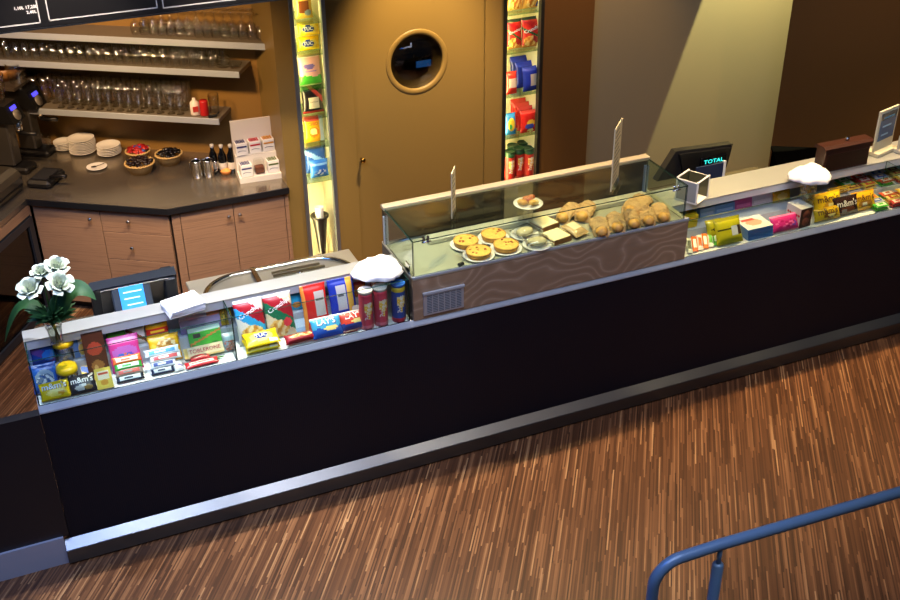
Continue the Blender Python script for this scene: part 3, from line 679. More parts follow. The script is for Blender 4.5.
q=bar(.10,.73,1.2805); t=thing('bottle_opener','small black tool lying at the right end of the lowest shelf','tool',q); MB().box((-.035,-.012,0),(.03,.012,.018),bev=.005).tube([(.02,0,.01),(.05,.01,.03)],.006).build('handle_body',BLACK,t)
# ---- coffee corner
def grinder(x,y,a,label):
    b,z=onA(x,y,a); q=bar(a,b,CT); t=thing('coffee_grinder',label,'coffee grinder',q,BA+PI/2,'coffee grinders in the bar corner'); h=z-CT
    # local -y faces the viewer side (+EX), x along EY
    MB().box((-.08,-.10,0),(.08,.16,.05),bev=.015).build('base',BLACK,t)
    MB().box((-.055,.0,.05),(.055,.13,h-.06),bev=.01).build('column',mat('grinder_grey','#5e5a55',.35,.6),t)
    MB().prism([(-.085,h-.075),(-.03,h+.055),(.14,h+.06),(.15,h-.075)],-.082,.082,axis='x').build('head',BLACK,t)
    n=Vector((0,-.055,.13)).cross(Vector((1,0,0)))
    M=Matrix.Translation((0,-.059,h-.004))@Matrix.Rotation(math.radians(67),4,'X')
    MB().box((-.035,.012,0),(.035,.04,.003),M=M).build('display',mat('violet_display','#4a3fe0',.4,emit='#4b46ff',es=1.6),t)
    MB().lathe([(0,0),(.04,0),(.04,.004),(0,.004)],24,M=M@Matrix.Translation((0,-.028,0))).build('dial',mat('dial_silver','#9b958d',.4,.5),t)
    MB().lathe([(0,0),(.03,0),(.03,-.05),(.02,-.09),(0,-.09)],16,c=(0,-.06,h-.075)).build('spout',CHROME,t)
    MB().tube([(.0,-.06,h-.17),(.0,-.13,h-.175),(.0,-.19,h-.17)],[.016,.013,.017],10).build('filter_handle',BLACK,t)
    MB().lathe([(.05,0),(.075,.13),(.077,.20),(.072,.20),(.07,.13),(.045,0)],20,c=(0,.06,h+.055)).build('bean_hopper',G_WARE,t)
grinder(29,96,-1.32,'black coffee grinder with violet display further into the bar corner'); grinder(7,110,-1.32,'black coffee grinder with violet display at the left edge of the photo')
b,z=onA(14,180,-1.14); q=bar(-1.14,b,CT)
t=thing('espresso_machine','steel espresso machine with rounded front at the left end of the bar','coffee machine',q,BA+PI/2)
MB().prism([(0,.0),(-.02,.03),(-.02,.11),(.0,.15),(.05,.17),(.45,.19),(.45,0)],-.62,.07,axis='x').build('body',mat('machine_steel','#8d8677',.3,.9),t)
MB().box((-.6,-.027,.05),(.05,-.019,.06)).build('trim_line',BLACK,t)
b,z=onA(40,150,-1.03); q=bar(-1.03,b,CT)
t=thing('knock_box','low black knock box with handles on the worktop below the grinders','box',q,BA+PI/2)
MB().box((-.13,-.09,0),(.13,.09,.06),bev=.02).build('tray',BLACK,t); MB().tube([(-.06,-.07,.07),(-.05,-.16,.08),(-.05,-.19,.075)],[.012,.014,.016]).build('handle',BLACK,t); MB().box((-.09,-.06,.0601),(.09,.06,.064)).build('rubber_mat',mat('rubber','#1b1c20',.6),t)
p=on(45,152,CT); t=thing('glass_jar','wide clear jar standing between the grinders and the plates','jar',p); MB().lathe([(0,0),(.055,0),(.06,.01),(.06,.12),(.055,.13),(.052,.13),(.056,.12),(.056,.012),(0,.008)],24).build('jar_body',G_WARE,t)
# bowl up on the grinder side shelf
b,z=onA(6,72,-1.5); t=thing('wooden_bowl','round wooden bowl high up at the left end of the bar','bowl',bar(-1.5,b,z-.05)); MB().lathe([(0,0),(.07,0),(.12,.06),(.125,.10),(.115,.10),(.11,.06),(.06,.012),(0,.01)],28).build('bowl_body',wood('bowl_wood',[(.3,'#8a5a2a'),(.6,'#b07a40')]),t)
t=thing('wall_bracket','small side shelf under the wooden bowl on the left wall','shelf',bar(-1.5,b,z-.05),BA); MB().box((-.20,-.2,-.02),(.16,.3,-.001)).build('board',mat('shelf_dark','#4a4036',.5),t); MB().box((-.199,-.02,-.10),(-.18,.02,-.02)).build('bracket',STEEL,t)
# bottles in the wine fridge
rb=random.Random(3)
for k in range(2):
    for i in range(9):
        x=.13+.1*i; zz=.27+.22*k+.012+.034
        pass
wb=None
for k in range(2):
    for i in range(8):
        lx=.13+.105*i
        loc=Vector(FR_LOC)+Matrix.Rotation(BA+PI/2,3,'Z')@Vector((-lx,.0245,.27+.22*k+.012+.0295))
        if wb is None:
            wb=thing('wine_bottle','bottle lying neck out on a rack inside the wine fridge','bottle',loc,BA+PI/2,'bottles in the wine fridge')
            MB().lathe([(0,.0),(.028,.0),(.029,.004),(.0,.006)],14,M=Matrix.Translation((0,.003,0))@Matrix.Rotation(PI/2,4,'X')).build('bottle_end',mat('bottle_amber','#5a2c10',.25),wb)
            MB().lathe([(0,.0),(.011,.0),(.011,.003),(0,.004)],12,M=Matrix.Translation((0,-.003,0))@Matrix.Rotation(PI/2,4,'X')).build('capsule',mat('capsule_gold','#b38a3a',.3,.8),wb); src=wb
        else: c=copy_tree(wb); c.location=loc
# ================================================================ BEHIND THE SNACK CASE
# steel wash unit with oval rim
t=thing('sink_unit','low steel sink unit with an oval rim behind the snack case','sink',(1.285,5.58,0)); TOPZ=.95
MB().box((-.50,-.29,.06),(.50,.285,TOPZ-.02),bev=.004).build('body',STEEL,t)
MB().box((-.512,-.30,TOPZ-.02),(.512,.292,TOPZ),bev=.004).build('top',mat('sink_steel','#c9c5b6',.45,.8),t)
def stad(a,b,r,z,n=20):
    pts=[]
    for k in range(n+1): th=-PI/2+PI*k/n; pts.append((b+r*math.cos(th)*1.0,r*math.sin(th),z))
    for k in range(n+1): th=PI/2+PI*k/n; pts.append((a+r*math.cos(th),r*math.sin(th),z))
    return pts
s1=stad(-.22,.22,.23,TOPZ+.012); MB().tube(s1,.017,8,closed=True).build('oval_rim',STEELP,t)
pl=[(p[0],p[1]) for p in stad(-.22,.22,.215,0)]; MB().prism(pl,TOPZ+.0005,TOPZ+.003).build('basin',mat('basin_steel','#a9a598',.45,.8),t)
g=MB()
for k in range(9): g.box((-.02,-.18+.042*k,TOPZ+.006),(.36-.02*abs(k-4),-.165+.042*k,TOPZ+.016))
g.build('drain_grid',mat('grid_steel','#7b7668',.3,1),t)
MB().box((-.135,-.24,TOPZ+.022),(-.105,.235,TOPZ+.04),bev=.004).build('cross_bar',STEELP,t)
MB().lathe([(0,0),(.012,0),(.012,.05),(.017,.055),(0,.062)],12,c=(.12,.02,TOPZ+.004)).build('drain_post',STEELP,t)
# service bench that carries the two tills
t=thing('back_bench','dark work bench behind the left part of the snack case','bench',(0,0,0)); MB().box((UL+.05,5.27,.80),(.76,5.9,.84)).build('top',STEELD,t)
for u in (UL+.06,.71):
    for v in (5.28,5.86): MB().box((u,v,0),(u+.035,v+.035,.80)).build('leg',STEEL,t)
t=thing('back_bench','dark work bench behind the right part of the snack case','bench',(0,0,0)); MB().box((3.3,5.32,.86),(4.95,5.95,.90)).build('top',STEELD,t)
for u in (3.31,4.90):
    for v in (5.33,5.90): MB().box((u,v,0),(u+.035,v+.035,.86)).build('leg',STEEL,t)
NAVY=mat('till_navy','#101925',.55,spec=.2); NAVYD=mat('till_dark','#161b24',.4)
# left till seen from behind
v0=5.52; a=onv(89,285,v0); b=onv(175,269,v0); w=b.x-a.x; ztop=(a.z+b.z)/2; c=onv(132,300,v0)
t=thing('till','dark blue till seen from behind with a lit blue customer display','till',((a.x+b.x)/2,v0,.8402)); h=ztop-.8402; print('till',w,h,a,b)
MB().box((-.14,-.02,0),(.14,.25,.03),bev=.008).build('base',NAVYD,t)
MB().box((-.05,.03,.03),(.05,.10,h-.1),bev=.01).build('neck',NAVYD,t)
hs=MB(); hs.prism([(-.03,h-.02),(.03,h),(.20,h-.30),(.14,h-.33)],-w/2,w/2,axis='x'); hs.build('monitor_case',NAVY,t)
MB().prism([(-.034,h-.035),(-.026,h-.03),(.10,h-.25),(.09,h-.26)],-w/2+.05,w/2-.05,axis='x').build('back_recess',NAVYD,t)
MB().box((w/2-.075,-.035,h-.23),(w/2-.004,.12,h-.035),bev=.01).build('card_reader',mat('till_black','#14161b',.5),t)
d0=onv(120,293,v0-.09); d1=onv(147,307,v0-.09); cxx=(d0.x+d1.x)/2-(a.x+b.x)/2
M=Matrix.Translation((cxx,-.09,d1.z-.8402-.02))@Matrix.Rotation(math.radians(68),4,'X')
dp=MB().box((-.105,-.01,-.03),(.105,.16,-.004),bev=.006,M=M).build('customer_display_case',mat('till_grey','#343c47',.5),t)
MB().box((-.065,.0,-.004),(.065,.15,.002),M=M).build('screen',mat('blue_screen','#2c86d8',.4,emit='#3f9bf0',es=.9),dp)
s=MB()
for k,(x0,x1) in enumerate(((-.045,.055),(-.045,.04),(-.035,.05))): s.box((x0,.115-.035*k,.0021),(x1,.122-.035*k,.003),M=M)
s.build('screen_lines',ink('#cfe6fb',.8),dp)
MB().tube([(cxx,-.075,.03),(cxx,-.08,d1.z-.8402)],.014).build('display_pole',NAVYD,t)
# right till
v0=5.62; P=[onv(*q,v0) for q in ((676,151.5),(733,144),(726,168),(657,181.5))]; o0=Vector((P[2].x,v0,.9002))
t=thing('till','black till with a teal lit display behind the right snack case','till',o0)
MB().prism([(p.x-o0.x,p.z-o0.z) for p in P],-.0,.055,axis='y').build('monitor_case',mat('till_black2','#16161a',.45),t)
MB().prism([(P[0].x-o0.x-.0+.02,P[0].z-o0.z-.02),(P[1].x-o0.x-.02,P[1].z-o0.z-.015),(P[2].x-o0.x-.01,P[2].z-o0.z+.02),(P[3].x-o0.x+.20,P[2].z-o0.z+.0)],-.02,0,axis='y').build('back_cover',BLACK,t)
e0=onv(703.5,157.5,v0-.03); e1=onv(722,163,v0-.03); zc=(e0.z+e1.z)/2-o0.z
dp=MB().box((e0.x-o0.x-.02,-.04,zc-.035),(e1.x-o0.x+.025,-.02,zc+.035),bev=.004).build('customer_display',BLACKG,t)
lettering('TOTAL',dp,e1.x-e0.x,((e0.x+e1.x)/2-o0.x,0),'#35e0d8',M=Matrix.Translation((0,-.0412,zc))@Matrix.Rotation(PI/2,4,'X'),emit=1.5,squash=.8)
MB().box((-.20,.0,0),(-.08,.10,zc-.08),bev=.01).build('neck',BLACK,t); MB().box((-.26,-.04,0),(.02,.2,.03),bev=.008).build('base',BLACK,t)
f0=onv(697,168,5.5); f1=onv(720.5,189,5.5)
s=MB().box((f0.x-o0.x,-.12,0),(f1.x-o0.x,-.108,f0.z-o0.z)).build('card_terminal',mat('terminal_navy','#1f2d4e',.35),t)
MB().box((f1.x-o0.x,-.122,0),(f1.x-o0.x+.018,-.106,f0.z-o0.z+.01)).build('white_edge',WHITE,t)
# low black cupboard in the alcove corner
t=thing('low_cupboard','low black cupboard in front of the brown wall on the right','cupboard',(5.25,6.07,0),math.radians(-30))
MB().box((0,0,0),(1.15,.34,.80),bev=.004).build('body',mat('cupboard_black','#030303',1,spec=0),t); MB().box((.02,-.006,.66),(.045,.0,.76)).build('hinge_plate',mat('pale_plate','#bfc5b8',.4),t); MB().box((-.01,-.01,.80),(1.16,.345,.82)).build('top',mat('cupboard_black','#08080a',.5),t)
# ================================================================ PACKS IN THE LEFT CASE
Y='#f2c21a'; LB_='front'; ZS=ZD+.096
def L(name,label,cat,x0,x1,yt,row,tilt,t,art,style='bag',texts=(),rz=0,v=None,n=22,group=None,lift=0):
    vv={'f':VF+.036,'m':VF+.125,'n':VF+.155,'b':5.085,'t':5.13}[row] if v is None else v
    z=(ZD if row in 'fmn' else ZS)+.0015
    if tilt>85: vv+=t*.5
    return pk(name,label,cat,x0,x1,yt,vv,z,tilt,t,art,style,texts,group,rz,n,lift)
P=lambda *a:list(a)
# bay A
L('snack_bag','dark blue and violet bag standing at the far left against the ledge','bag',33,57,344,'b',78,.035,P('#1f3f8f',('diag',.35,.7,.6,'#5a3f86'),('ell',.75,.45,.3,.22,'#2f7ed0'),('band',0,.12,'#17306e')))
L('snack_bag','shiny blue bag at the far left behind the yellow bag','bag',35,61,364,'m',62,.035,P('#2a63b8',('ell',.5,.5,.38,.3,'#8fa6b8'),('food',.5,.4,.35,.25,3,'#d8dfe4','#6d7f92','#3a5c93'),('band',.85,1,'#1b4796')))
L('sweet_bag','yellow bag of chocolate peanuts in the front left corner of the case','bag',42,72,381,'f',46,.03,P('#f0cb1c',('ell',.5,.35,.3,.2,'#f7e06a'),('ell',.72,.3,.12,.12,'#d99a17'),('band',0,.08,'#d9b010')),'bag',[("m&m's",.51,.70,.82,'#4b2a17'),("m&m's",.49,.725,.8,'#f6f2ea',0,.0015)])
def tub(x,y,r,h,label,v,z):
    u=u_at(x,v,z); p=Vector((u,v,z)); t=thing('sweet_tub',label,'tub',p,0,'yellow capped sweet tubs')
    MB().lathe([(0,0),(r*.92,0),(r*.95,.006),(r,h*.78),(r*.98,h*.78),(r*.92,.01),(0,.006)],20).build('clear_cup',G_FILM,t)
    m=MB(); rr=random.Random(int(x*9))
    for k in range(34):
        a=rr.uniform(0,6.28); q=r*.75*math.sqrt(rr.random()); m.ball((q*math.cos(a),q*math.sin(a),.012+rr.random()*h*.66),.0085,6,sq=(1,1,.7),cols=[lin(rr.choice(['#d8b04a','#c4c7c0','#b7862e','#8a5a2c','#d7d3a8']))]*30)
    tag(m.build('sweets',FOIL,t),None,None,None,'stuff')
    MB().lathe([(0,h*1.0),(r*.7,h),(r*1.02,h*.95),(r*1.06,h*.80),(r*1.06,h*.74),(0,h*.74)],24).build('cap',mat('tub_yellow','#f0c412',.35),t)
tub(70.5,0,.05,.125,'clear tub of sweets with a yellow cap, the nearer of the two',4.985,ZD+.0015); tub(66,0,.05,.115,'clear tub of sweets with a yellow cap, the one behind',5.10,ZS+.0015)
L('sweet_bag','dark grey bag of crispy sweets beside the yellow bag at the front left','bag',71,98,374,'f',46,.03,P('#23262f',('ell',.4,.28,.2,.16,'#9aa3ad'),('ell',.7,.25,.16,.14,'#7f6a3c'),('ell',.55,.4,.1,.08,'#c7cdd4')),'bag',[("m&m's",.5,.68,.82,'#e8e8e8')])
L('chocolate_box','brown chocolate box standing upright between the yellow tubs and the pink bag','box',90,111,331,'n',72,.02,P('#4f2a1a',('ell',.5,.62,.36,.14,'#a5402a'),('ell',.5,.25,.3,.13,'#8e6030'),('ell',.4,.22,.1,.06,'#c49a5a'),('band',.94,1,'#3a1d12')),'box')
L('sweet_pack','small white and blue pack between the rear tub and the brown box','pack',75,89,338,'b',76,.02,P('#ccd4d8',('vband',.0,.4,'#5b82c0'),('ell',.6,.4,.25,.3,'#e0c060')),'box')
L('sweet_box','small pale yellow upright box in front of the brown box','box',98,114,368,'f',58,.02,P('#e6cf57',('rect',.15,.45,.85,.85,'#f0ead0'),('ell',.5,.3,.25,.14,'#d39a33'),('rect',.2,.7,.8,.8,'#c9512e')),'box')
L('sweet_pack','flat yellow and blue pack lying behind the small pale yellow box','pack',84,110,364,'m',35,.015,P('#e8b62a',('diag',.3,.7,.8,'#5471b8'),('ell',.7,.5,.2,.3,'#c4302b')),'box')
L('sweet_pack','green pack lying at the back above the pink bag','pack',109,128,331,'b',70,.02,P('#57b02f',('band',.3,.6,'#8ed24e'),('ell',.5,.45,.3,.18,'#e8efe0')),'bag')
L('sweet_bag','bright pink bag of sweets behind the stack of orange and green bars','bag',113,144,336,'n',66,.035,P('#e03f94',('ell',.5,.55,.42,.18,'#c96ac0'),('food',.5,.38,.34,.16,3,'#6a5bc4','#4a7ccf','#e88a3a'),('band',.8,.9,'#f07ab5')))
ba=[('black bar at the bottom of the stack in front of the pink bag','#1d2836','#c9d2d8'),('grey brown bar below the green bar in front of the pink bag','#8c7f75','#b8442e'),('green chocolate bar in the middle of the stack in front of the pink bag','#3da53a','#e2f0d8'),('orange chocolate bar, topmost of the stack in front of the pink bag','#e2672a','#f4e4c8')]
def stairs(lst,xs,h=.04):
    for k,(l,c1,c2) in enumerate(lst):
        zz=ZD+.003+.024*k; vv=VF+.045+.021*k; u0=u_at(xs[k][0],vv,zz); u1=u_at(xs[k][1],vv,zz)
        pack('chocolate_bar',l,'bar',((u0+u1)/2,vv,zz),-.02,42,u1-u0,h,.014,P(c1,('rect',.12,.25,.88,.8,c2),('rect',.3,.4,.6,.64,c1)),'bag',n=18)
stairs(ba,((117,145),(116,144),(115,143),(113,142)))
L('sweet_pack','white and brown pack lying at the back right of the green pack','pack',128,147,326,'b',70,.02,P('#dcd4c4',('diag',.4,.62,.7,'#7a4a2c'),('ell',.3,.4,.15,.2,'#3c3a3a')),'bag')
L('sweet_bag','yellow and red bag standing at the back behind the peanut bag','bag',147,170,320,'b',72,.03,P('#f0a817',('band',.28,.62,'#c22c1e'),('ell',.5,.8,.3,.1,'#f6d34a'),('rect',.2,.38,.8,.5,'#f0c030')))
L('nut_bag','yellow bag showing a heap of nuts in the left bay','bag',152,183,335,'n',62,.035,P('#f0b418',('food',.55,.5,.36,.36,3,'#ecd9a0','#cf9a4c','#a8722e'),('ell',.14,.55,.1,.2,'#e8d24a')))
bb=[('dark bar at the bottom of the stack in front of the nut bag','#26304c','#c8ccd4'),('white and navy bar near the bottom of the stack in front of the nut bag','#dfe3ee','#33468f'),('white and red bar under the light blue bar in front of the nut bag','#eee8e4','#c93a3c'),('light blue and white bar topmost of the stack before the nut bag','#e8eff2','#3f9fd0')]
stairs(bb,((152,175),(151,177),(150,182),(145,180)))
zz=ZD+.0015; u=u_at(180,VF+.05,zz); pack('chocolate_bar','small white and grey bar right of the striped bar stack','bar',(u,VF+.035,zz),.2,20,.05,.07,.02,P('#cfd2d8',('diag',.4,.6,.5,'#5d4a8a'),('band',.75,1,'#e7e7ec')),'bag',n=14)
L('chocolate_slab','large lilac chocolate slab standing at the back left of the bay divider','slab',181,221,310,'b',74,.018,P('#a99bc0',('band',.62,.8,'#d8cfe0'),('rect',.68,.62,.98,1,'#e08a62'),('wave',.25,.08,6,0,'#8f7fb0')),'box')
L('chocolate_slab','green chocolate slab with a meadow picture in the left bay','slab',192,224,326,'n',62,.018,P('#43a63a',('wave',.32,.06,9,1,'#2f7d2c'),('ell',.25,.7,.12,.1,'#3a3a34'),('diag',.55,.62,-.4,'#b9783a'),('band',.86,1,'#bfe0d0')),'box')
L('chocolate_prism','long cream carton with red lettering lying in the left bay','carton',185,224,345,'m',50,.03,P('#e6d7a8',('rect',.0,.0,.1,1,'#d8b85a'),('band',0,.16,'#cba35a')),'box',[('TOBLERONE',.53,.55,.8,'#b3282e')])
L('sweet_pack','green lying pack right of the red bars near the bay divider','pack',205,225,357,'f',30,.02,P('#56a83e',('rect',.2,.3,.8,.7,'#8fd070')),'bag',v=VF+.075)
for k,(l,x0,x1,dv,dz) in enumerate((('red chocolate bar lying at the front edge by the bay divider',185,219,.03,0),('red and dark chocolate bar behind the front red bar near the divider',190,210,.085,.004))):
    zz=ZD+.0015+dz; vv=VF+dv+.02; u0=u_at(x0,vv,zz); u1=u_at(x1,vv,zz)
    pack('chocolate_bar',l,'bar',((u0+u1)/2,vv-.02,zz),.02,12,u1-u0,.045,.02,P('#c42630',('rect',.1,.35,.9,.7,'#d9d0c4' if k==0 else '#4a2c20'),('rect',.2,.42,.75,.62,'#c42630')),'bag',n=16)
L('sweet_pouch','clear pouch of mixed sweets right beside the bay divider','pouch',224,236,333,'m',68,.03,P('#b9c6c4',('food',.5,.35,.45,.35,3,'#c86a4a','#8fa3ae','#8a5a3a'),('band',.6,.8,'#9fc0c8')))
L('sweet_pouch','small yellow pouch at the back left of the bay divider','pouch',221,233,306,'b',74,.02,P('#cfa42a',('food',.5,.5,.4,.4,3,'#7d8a3a','#d8b84a','#8a5c2a')))
# bay B
CR_=lambda c,c2:P(c2,('diag',.52,.80,.55,'#ffffff'),('diag',.55,.77,.55,'#a91f2b'),('diag',.36,.52,.55,c),('food',.5,.22,.42,.2,3,'#f0dca0','#e2b965','#c58a3c'),('ell',.75,.32,.0,.0,c))
L('crisp_bag','large crisp bag with a blue stripe just right of the bay divider','bag',239,268,300,'n',72,.045,P('#e9e3d6',('diag',.40,.62,.5,'#2f9fdc'),('diag',.62,.95,.5,'#a31f2c'),('food',.5,.2,.42,.22,3,'#f0e2b0','#e5c070','#c58a3c'),('band',.93,1,'#d9dde2')),'bag',[('Crunchips',.52,.74,.86,'#ffffff',.42)])
L('crisp_bag','large crisp bag with a dark green stripe beside the blue striped bag','bag',268,296,294,'n',72,.045,P('#d9c9a6',('diag',.36,.62,.5,'#1d6a4a'),('diag',.62,.95,.5,'#9c1f2a'),('food',.4,.2,.36,.22,3,'#f0dca0','#e2b565','#c58a3c'),('ell',.74,.33,.15,.1,'#d03a44'),('band',.93,1,'#c9ccd0')),'bag',[('Crunchips',.52,.74,.86,'#ffffff',.42)])
TUC=P('#f2cf10',('ell',.5,.52,.36,.32,'#f7e070'),('ell',.5,.55,.22,.2,'#24398a'),('rect',.72,.1,.95,.3,'#f4f0d0'))
for k,(l,dz) in enumerate((('lower yellow cracker pack of the two stacked in the front of the right bay',0),('upper yellow cracker pack of the two stacked in the front of the right bay',.034))):
    zz=ZD+.0015+dz; vv=VF+.03; u0=u_at(247,vv,zz); u1=u_at(281,vv,zz)
    pack('cracker_pack',l,'pack',((u0+u1)/2,vv,zz),0,14,u1-u0,.105,.035,TUC,'bag',[('TUC',.5,.55,.36,'#ffffff')],n=20)
L('cookie_pack','dark red pack with a biscuit picture beside the yellow cracker packs','pack',286,318,331,'f',33,.04,P('#9c1f2b',('food',.5,.62,.36,.22,3,'#efc88a','#d99a4c','#b8602e'),('band',0,.22,'#7d1522'),('rect',.25,.84,.75,.94,'#d8a070')))
L('snack_bag','small cyan bag standing at the back right of the green striped bag','bag',290,303,292,'b',76,.025,P('#2fa5cc',('ell',.5,.3,.35,.16,'#d08a3c'),('band',.8,1,'#1d7fa8')))
L('price_card','pale blue card standing between the crisp bags and the red bag','card',293,311,319,'n',70,.008,P('#b9d3e8',('band',0,.3,'#8fb4d6')),'box')
L('snack_bag','red snack bag with a grey label standing at the back','bag',305,330,285,'n',74,.035,P('#c72a26',('rect',.5,.3,.92,.85,'#b9b4b0'),('rect',.55,.62,.86,.68,'#6b6664'),('vband',0,.14,'#d98a3c')))
L('snack_bag','royal blue snack bag with a grey label standing at the back','bag',332,358,279,'n',74,.035,P('#2338a8',('rect',.28,.3,.62,.85,'#b4b9c2'),('rect',.32,.62,.56,.68,'#5a5f6c'),('vband',.68,.92,'#d8b04a')))
L('crisp_bag','small light blue crisp bag lying at the front of the right bay','bag',313,343,316,'f',52,.045,P('#3fa6dc',('band',.0,.2,'#1f4fae'),('wave',.42,.05,8,0,'#1f4fae'),('ell',.62,.4,.24,.1,'#f0d884'),('band',.92,1,'#e0eef8')),'bag',[("LAY'S",.51,.70,.62,'#1f3f9a'),("LAY'S",.49,.73,.6,'#ffffff',0,.0015)])
L('crisp_bag','small red and blue crisp bag lying next to the light blue one','bag',341,369,310,'f',52,.045,P('#d8402c',('wave',.34,.04,7,2,'#27408f'),('ell',.6,.42,.24,.1,'#f0d884'),('band',.92,1,'#f2ddd4')),'bag',[("LAY'S",.5,.72,.62,'#ffffff')],v=VF+.055)
L('nut_pack','dark red little pack at the front under the red and blue crisp bag','pack',343,358,332,'f',25,.018,P('#7d1a20',('rect',.15,.3,.85,.7,'#c9a48a')),'bag',v=VF+.028)
L('snack_bag','orange bag standing at the back right of the blue snack bag','bag',354,366,282,'b',78,.03,P('#dc8a34',('food',.5,.4,.4,.25,3,'#e8b86a','#d88436','#c2542a'),('band',.8,1,'#c9422c')))
L('snack_bag','small pale card pack beneath the orange bag','pack',354,364,305,'m',66,.015,P('#c9c2b8',('rect',.2,.3,.8,.7,'#a89c92')),'box')
def can(x,y,label,c1,c2,c3,v,lid='#d9d4c8',txt='#f4c83a',z=None,h=.235,r=.0385,group='crisp tubes in the case',name='crisp_tube',text='Pringles'):
    z=ZD+.0015 if z is None else z; u=u_at(x,v,z); t=thing(name,label,'tube',(u,v,z),0,group)
    def colf(i,s):
        a=abs(((s-.75+.5)%1)-.5); zz=i/16
        if zz<.14: return lin(c2)
        if zz>.9: return lin(c3)
        if a<.17 and .25<zz<.72 and abs(a*3-(zz-.48))<.12: return lin(txt)
        if a<.12 and .55<zz<.8: return lin('#f0d9a0')
        return lin(c1)
    MB().lathe([(0,0)]+[(r,h*.93*k/16) for k in range(17)]+[(0,h*.93)],24,cols=colf).build('tube_body',CARD,t)
    MB().lathe([(r*.9,h*.93),(r*1.03,h*.935),(r*1.05,h*.99),(r,h),(r*.85,h*.985),(0,h*.985)],24).build('lid',mat('lid_'+lid,lid,.3),t)
    if text:
        vs,fs,tw=text_verts(text); kk=h*.5/tw; out=[]
        for x_,y_,_ in vs:
            al=-PI/2+(y_*kk)/r*-1+ (x_*kk/h)*.5; zc=h*.5+x_*kk*.9; out.append(((r+.001)*math.cos(al),(r+.001)*math.sin(al),zc))
        m=MB(); m.add(out,fs); m.build('lettering',ink('#f7f2e6'),t)
can(367,0,'pink crisp tube, leftmost of the three tubes at the right end','#d2495c','#e37a88','#cf3f52',4.905)
can(381.5,0,'pink crisp tube in the middle of the three tubes at the right end','#d2495c','#e37a88','#cf3f52',4.905)
can(399,0,'blue and red crisp tube with a blue lid next to the pastry case','#2c4f9c','#c22b40','#d8b83a',4.905,'#2a5fb0')
# white topped jars and napkins
def napkins(x,y,z,w,d,n,rz,label):
    p=on(x,y,z); t=None
    for k in range(n):
        m=MB(); nx=8; dx,dy,a=rnd.uniform(-.006,.006),rnd.uniform(-.006,.006),rnd.uniform(-.12,.12)
        h=.012; 
        for (zz0,zz1) in ((0,h*.45),(h*.5,h*.95)): m.box((-w/2,-d/2,zz0),(w/2,d/2,zz1),bev=.004,M=Matrix.Rotation(a,4,'Z'))
        o=m.build('napkin',PAPERW,None,(p.x+dx,p.y+dy,z+.001+k*h),(0,0,rz)); tag(o,label,'napkin','stack of white napkins on the left ledge')
napkins(183,309,ZT,.19,.15,4,.12,'white folded napkin in the stack on the steel ledge left of the sink')
def puffjar(x,z,v,r,h,label,seed,body,plab):
    u=u_at(x,v,z); t=thing('glass_jar',label,'jar',(u,v,z),0)
    MB().lathe([(0,0),(r*.85,0),(r*.95,.01),(r,h*.9),(r*1.02,h),(r*.98,h),(r*.96,h*.9),(r*.9,.014),(0,.008)],24).build('jar_body',G_WARE,t)
    m=MB(); rr=random.Random(seed)
    if body:
        for k in range(40):
            a=rr.uniform(0,6.28); q=r*.72*math.sqrt(rr.random()); m.ball((q*math.cos(a),q*math.sin(a),.02+rr.random()*(h-.04)),.014,6,cols=[lin(rr.choice(body))]*30,sq=(1.2,1,.8))
        tag(m.build('contents',FOIL,t),None,None,None,'stuff')
    m=MB(); R_=.142; vs=[];fs=[]; NS,NR=40,14
    for i in range(NR+1):
        for k in range(NS):
            th=PI*i/NR; ph=2*PI*k/NS; w_=1+.06*math.sin(3*ph+seed)+.035*math.sin(7*ph+3*th)+.03*math.sin(16*ph-5*th+seed)+rr.uniform(-.03,.03); 
            vs.append((R_*w_*math.sin(th)*math.cos(ph),R_*w_*.85*math.sin(th)*math.sin(ph),h+.028+(.055*(1+.3*math.sin(2*ph+seed)*math.sin(th)+.14*math.sin(5*ph+4*th)+.12*math.sin(9*th+2*ph)) if th<PI/2 else .008)*math.cos(th)**.8 if th<PI/2 else h+.028+.008*math.cos(th)))
    for i in range(NR):
        for k in range(NS): fs.append((i*NS+k,i*NS+(k+1)%NS,(i+1)*NS+(k+1)%NS,(i+1)*NS+k))
    m.add(vs,fs,sm=True)
    tag(m.build('white_heap',PAPERW,None,(u,v,z)),plab,'heap',None,'stuff')
puffjar(380,ZD+.0015,4.998,.046,.245,'clear jar with a heaped white top beside the crisp tubes',5,['#2f7d4a','#3f8f5c','#c9b18a','#c98a5a'],'crumpled white tissue heaped on the jar next to the crisp tubes')
puffjar(803,ZD+.0015,5.0,.05,.265,'clear jar with a heaped white top on the right half of the counter',6,['#e0b82a','#d9c27a','#cfa02a'],'crumpled white tissue heaped on the jar by the dark chest')
# ================================================================ FLOWERS
p=on(57.5,343,ZT); p.y=min(p.y,LB-.06); p.x=u_at(57.5,p.y,ZT)
t=thing('flower_vase','small glass vase standing at the left end of the steel ledge','vase',p)
MB().lathe([(0,0),(.03,0),(.036,.006),(.03,.03),(.036,.08),(.046,.13),(.044,.13),(.034,.08),(.028,.03),(.03,.012),(0,.01)],24).build('glass_body',G_WARE,t)
MB().lathe([(0,.013),(.027,.013),(.028,.03),(.034,.08),(0,.08)],20).build('water',glass('water','#dfe6e2',1.33,.6),t)
m=MB(); rr=random.Random(2)
for k in range(5): m.tube([(rr.uniform(-.02,.02),rr.uniform(-.02,.02),.012),(rr.uniform(-.015,.015),rr.uniform(-.01,.01),.13)],.003,6)
m.build('stems',STEM,t)
CRIGHT=Vector((CR.x,CR.y,0)).normalized(); CAW=Vector((CF.x,CF.y,0)).normalized()
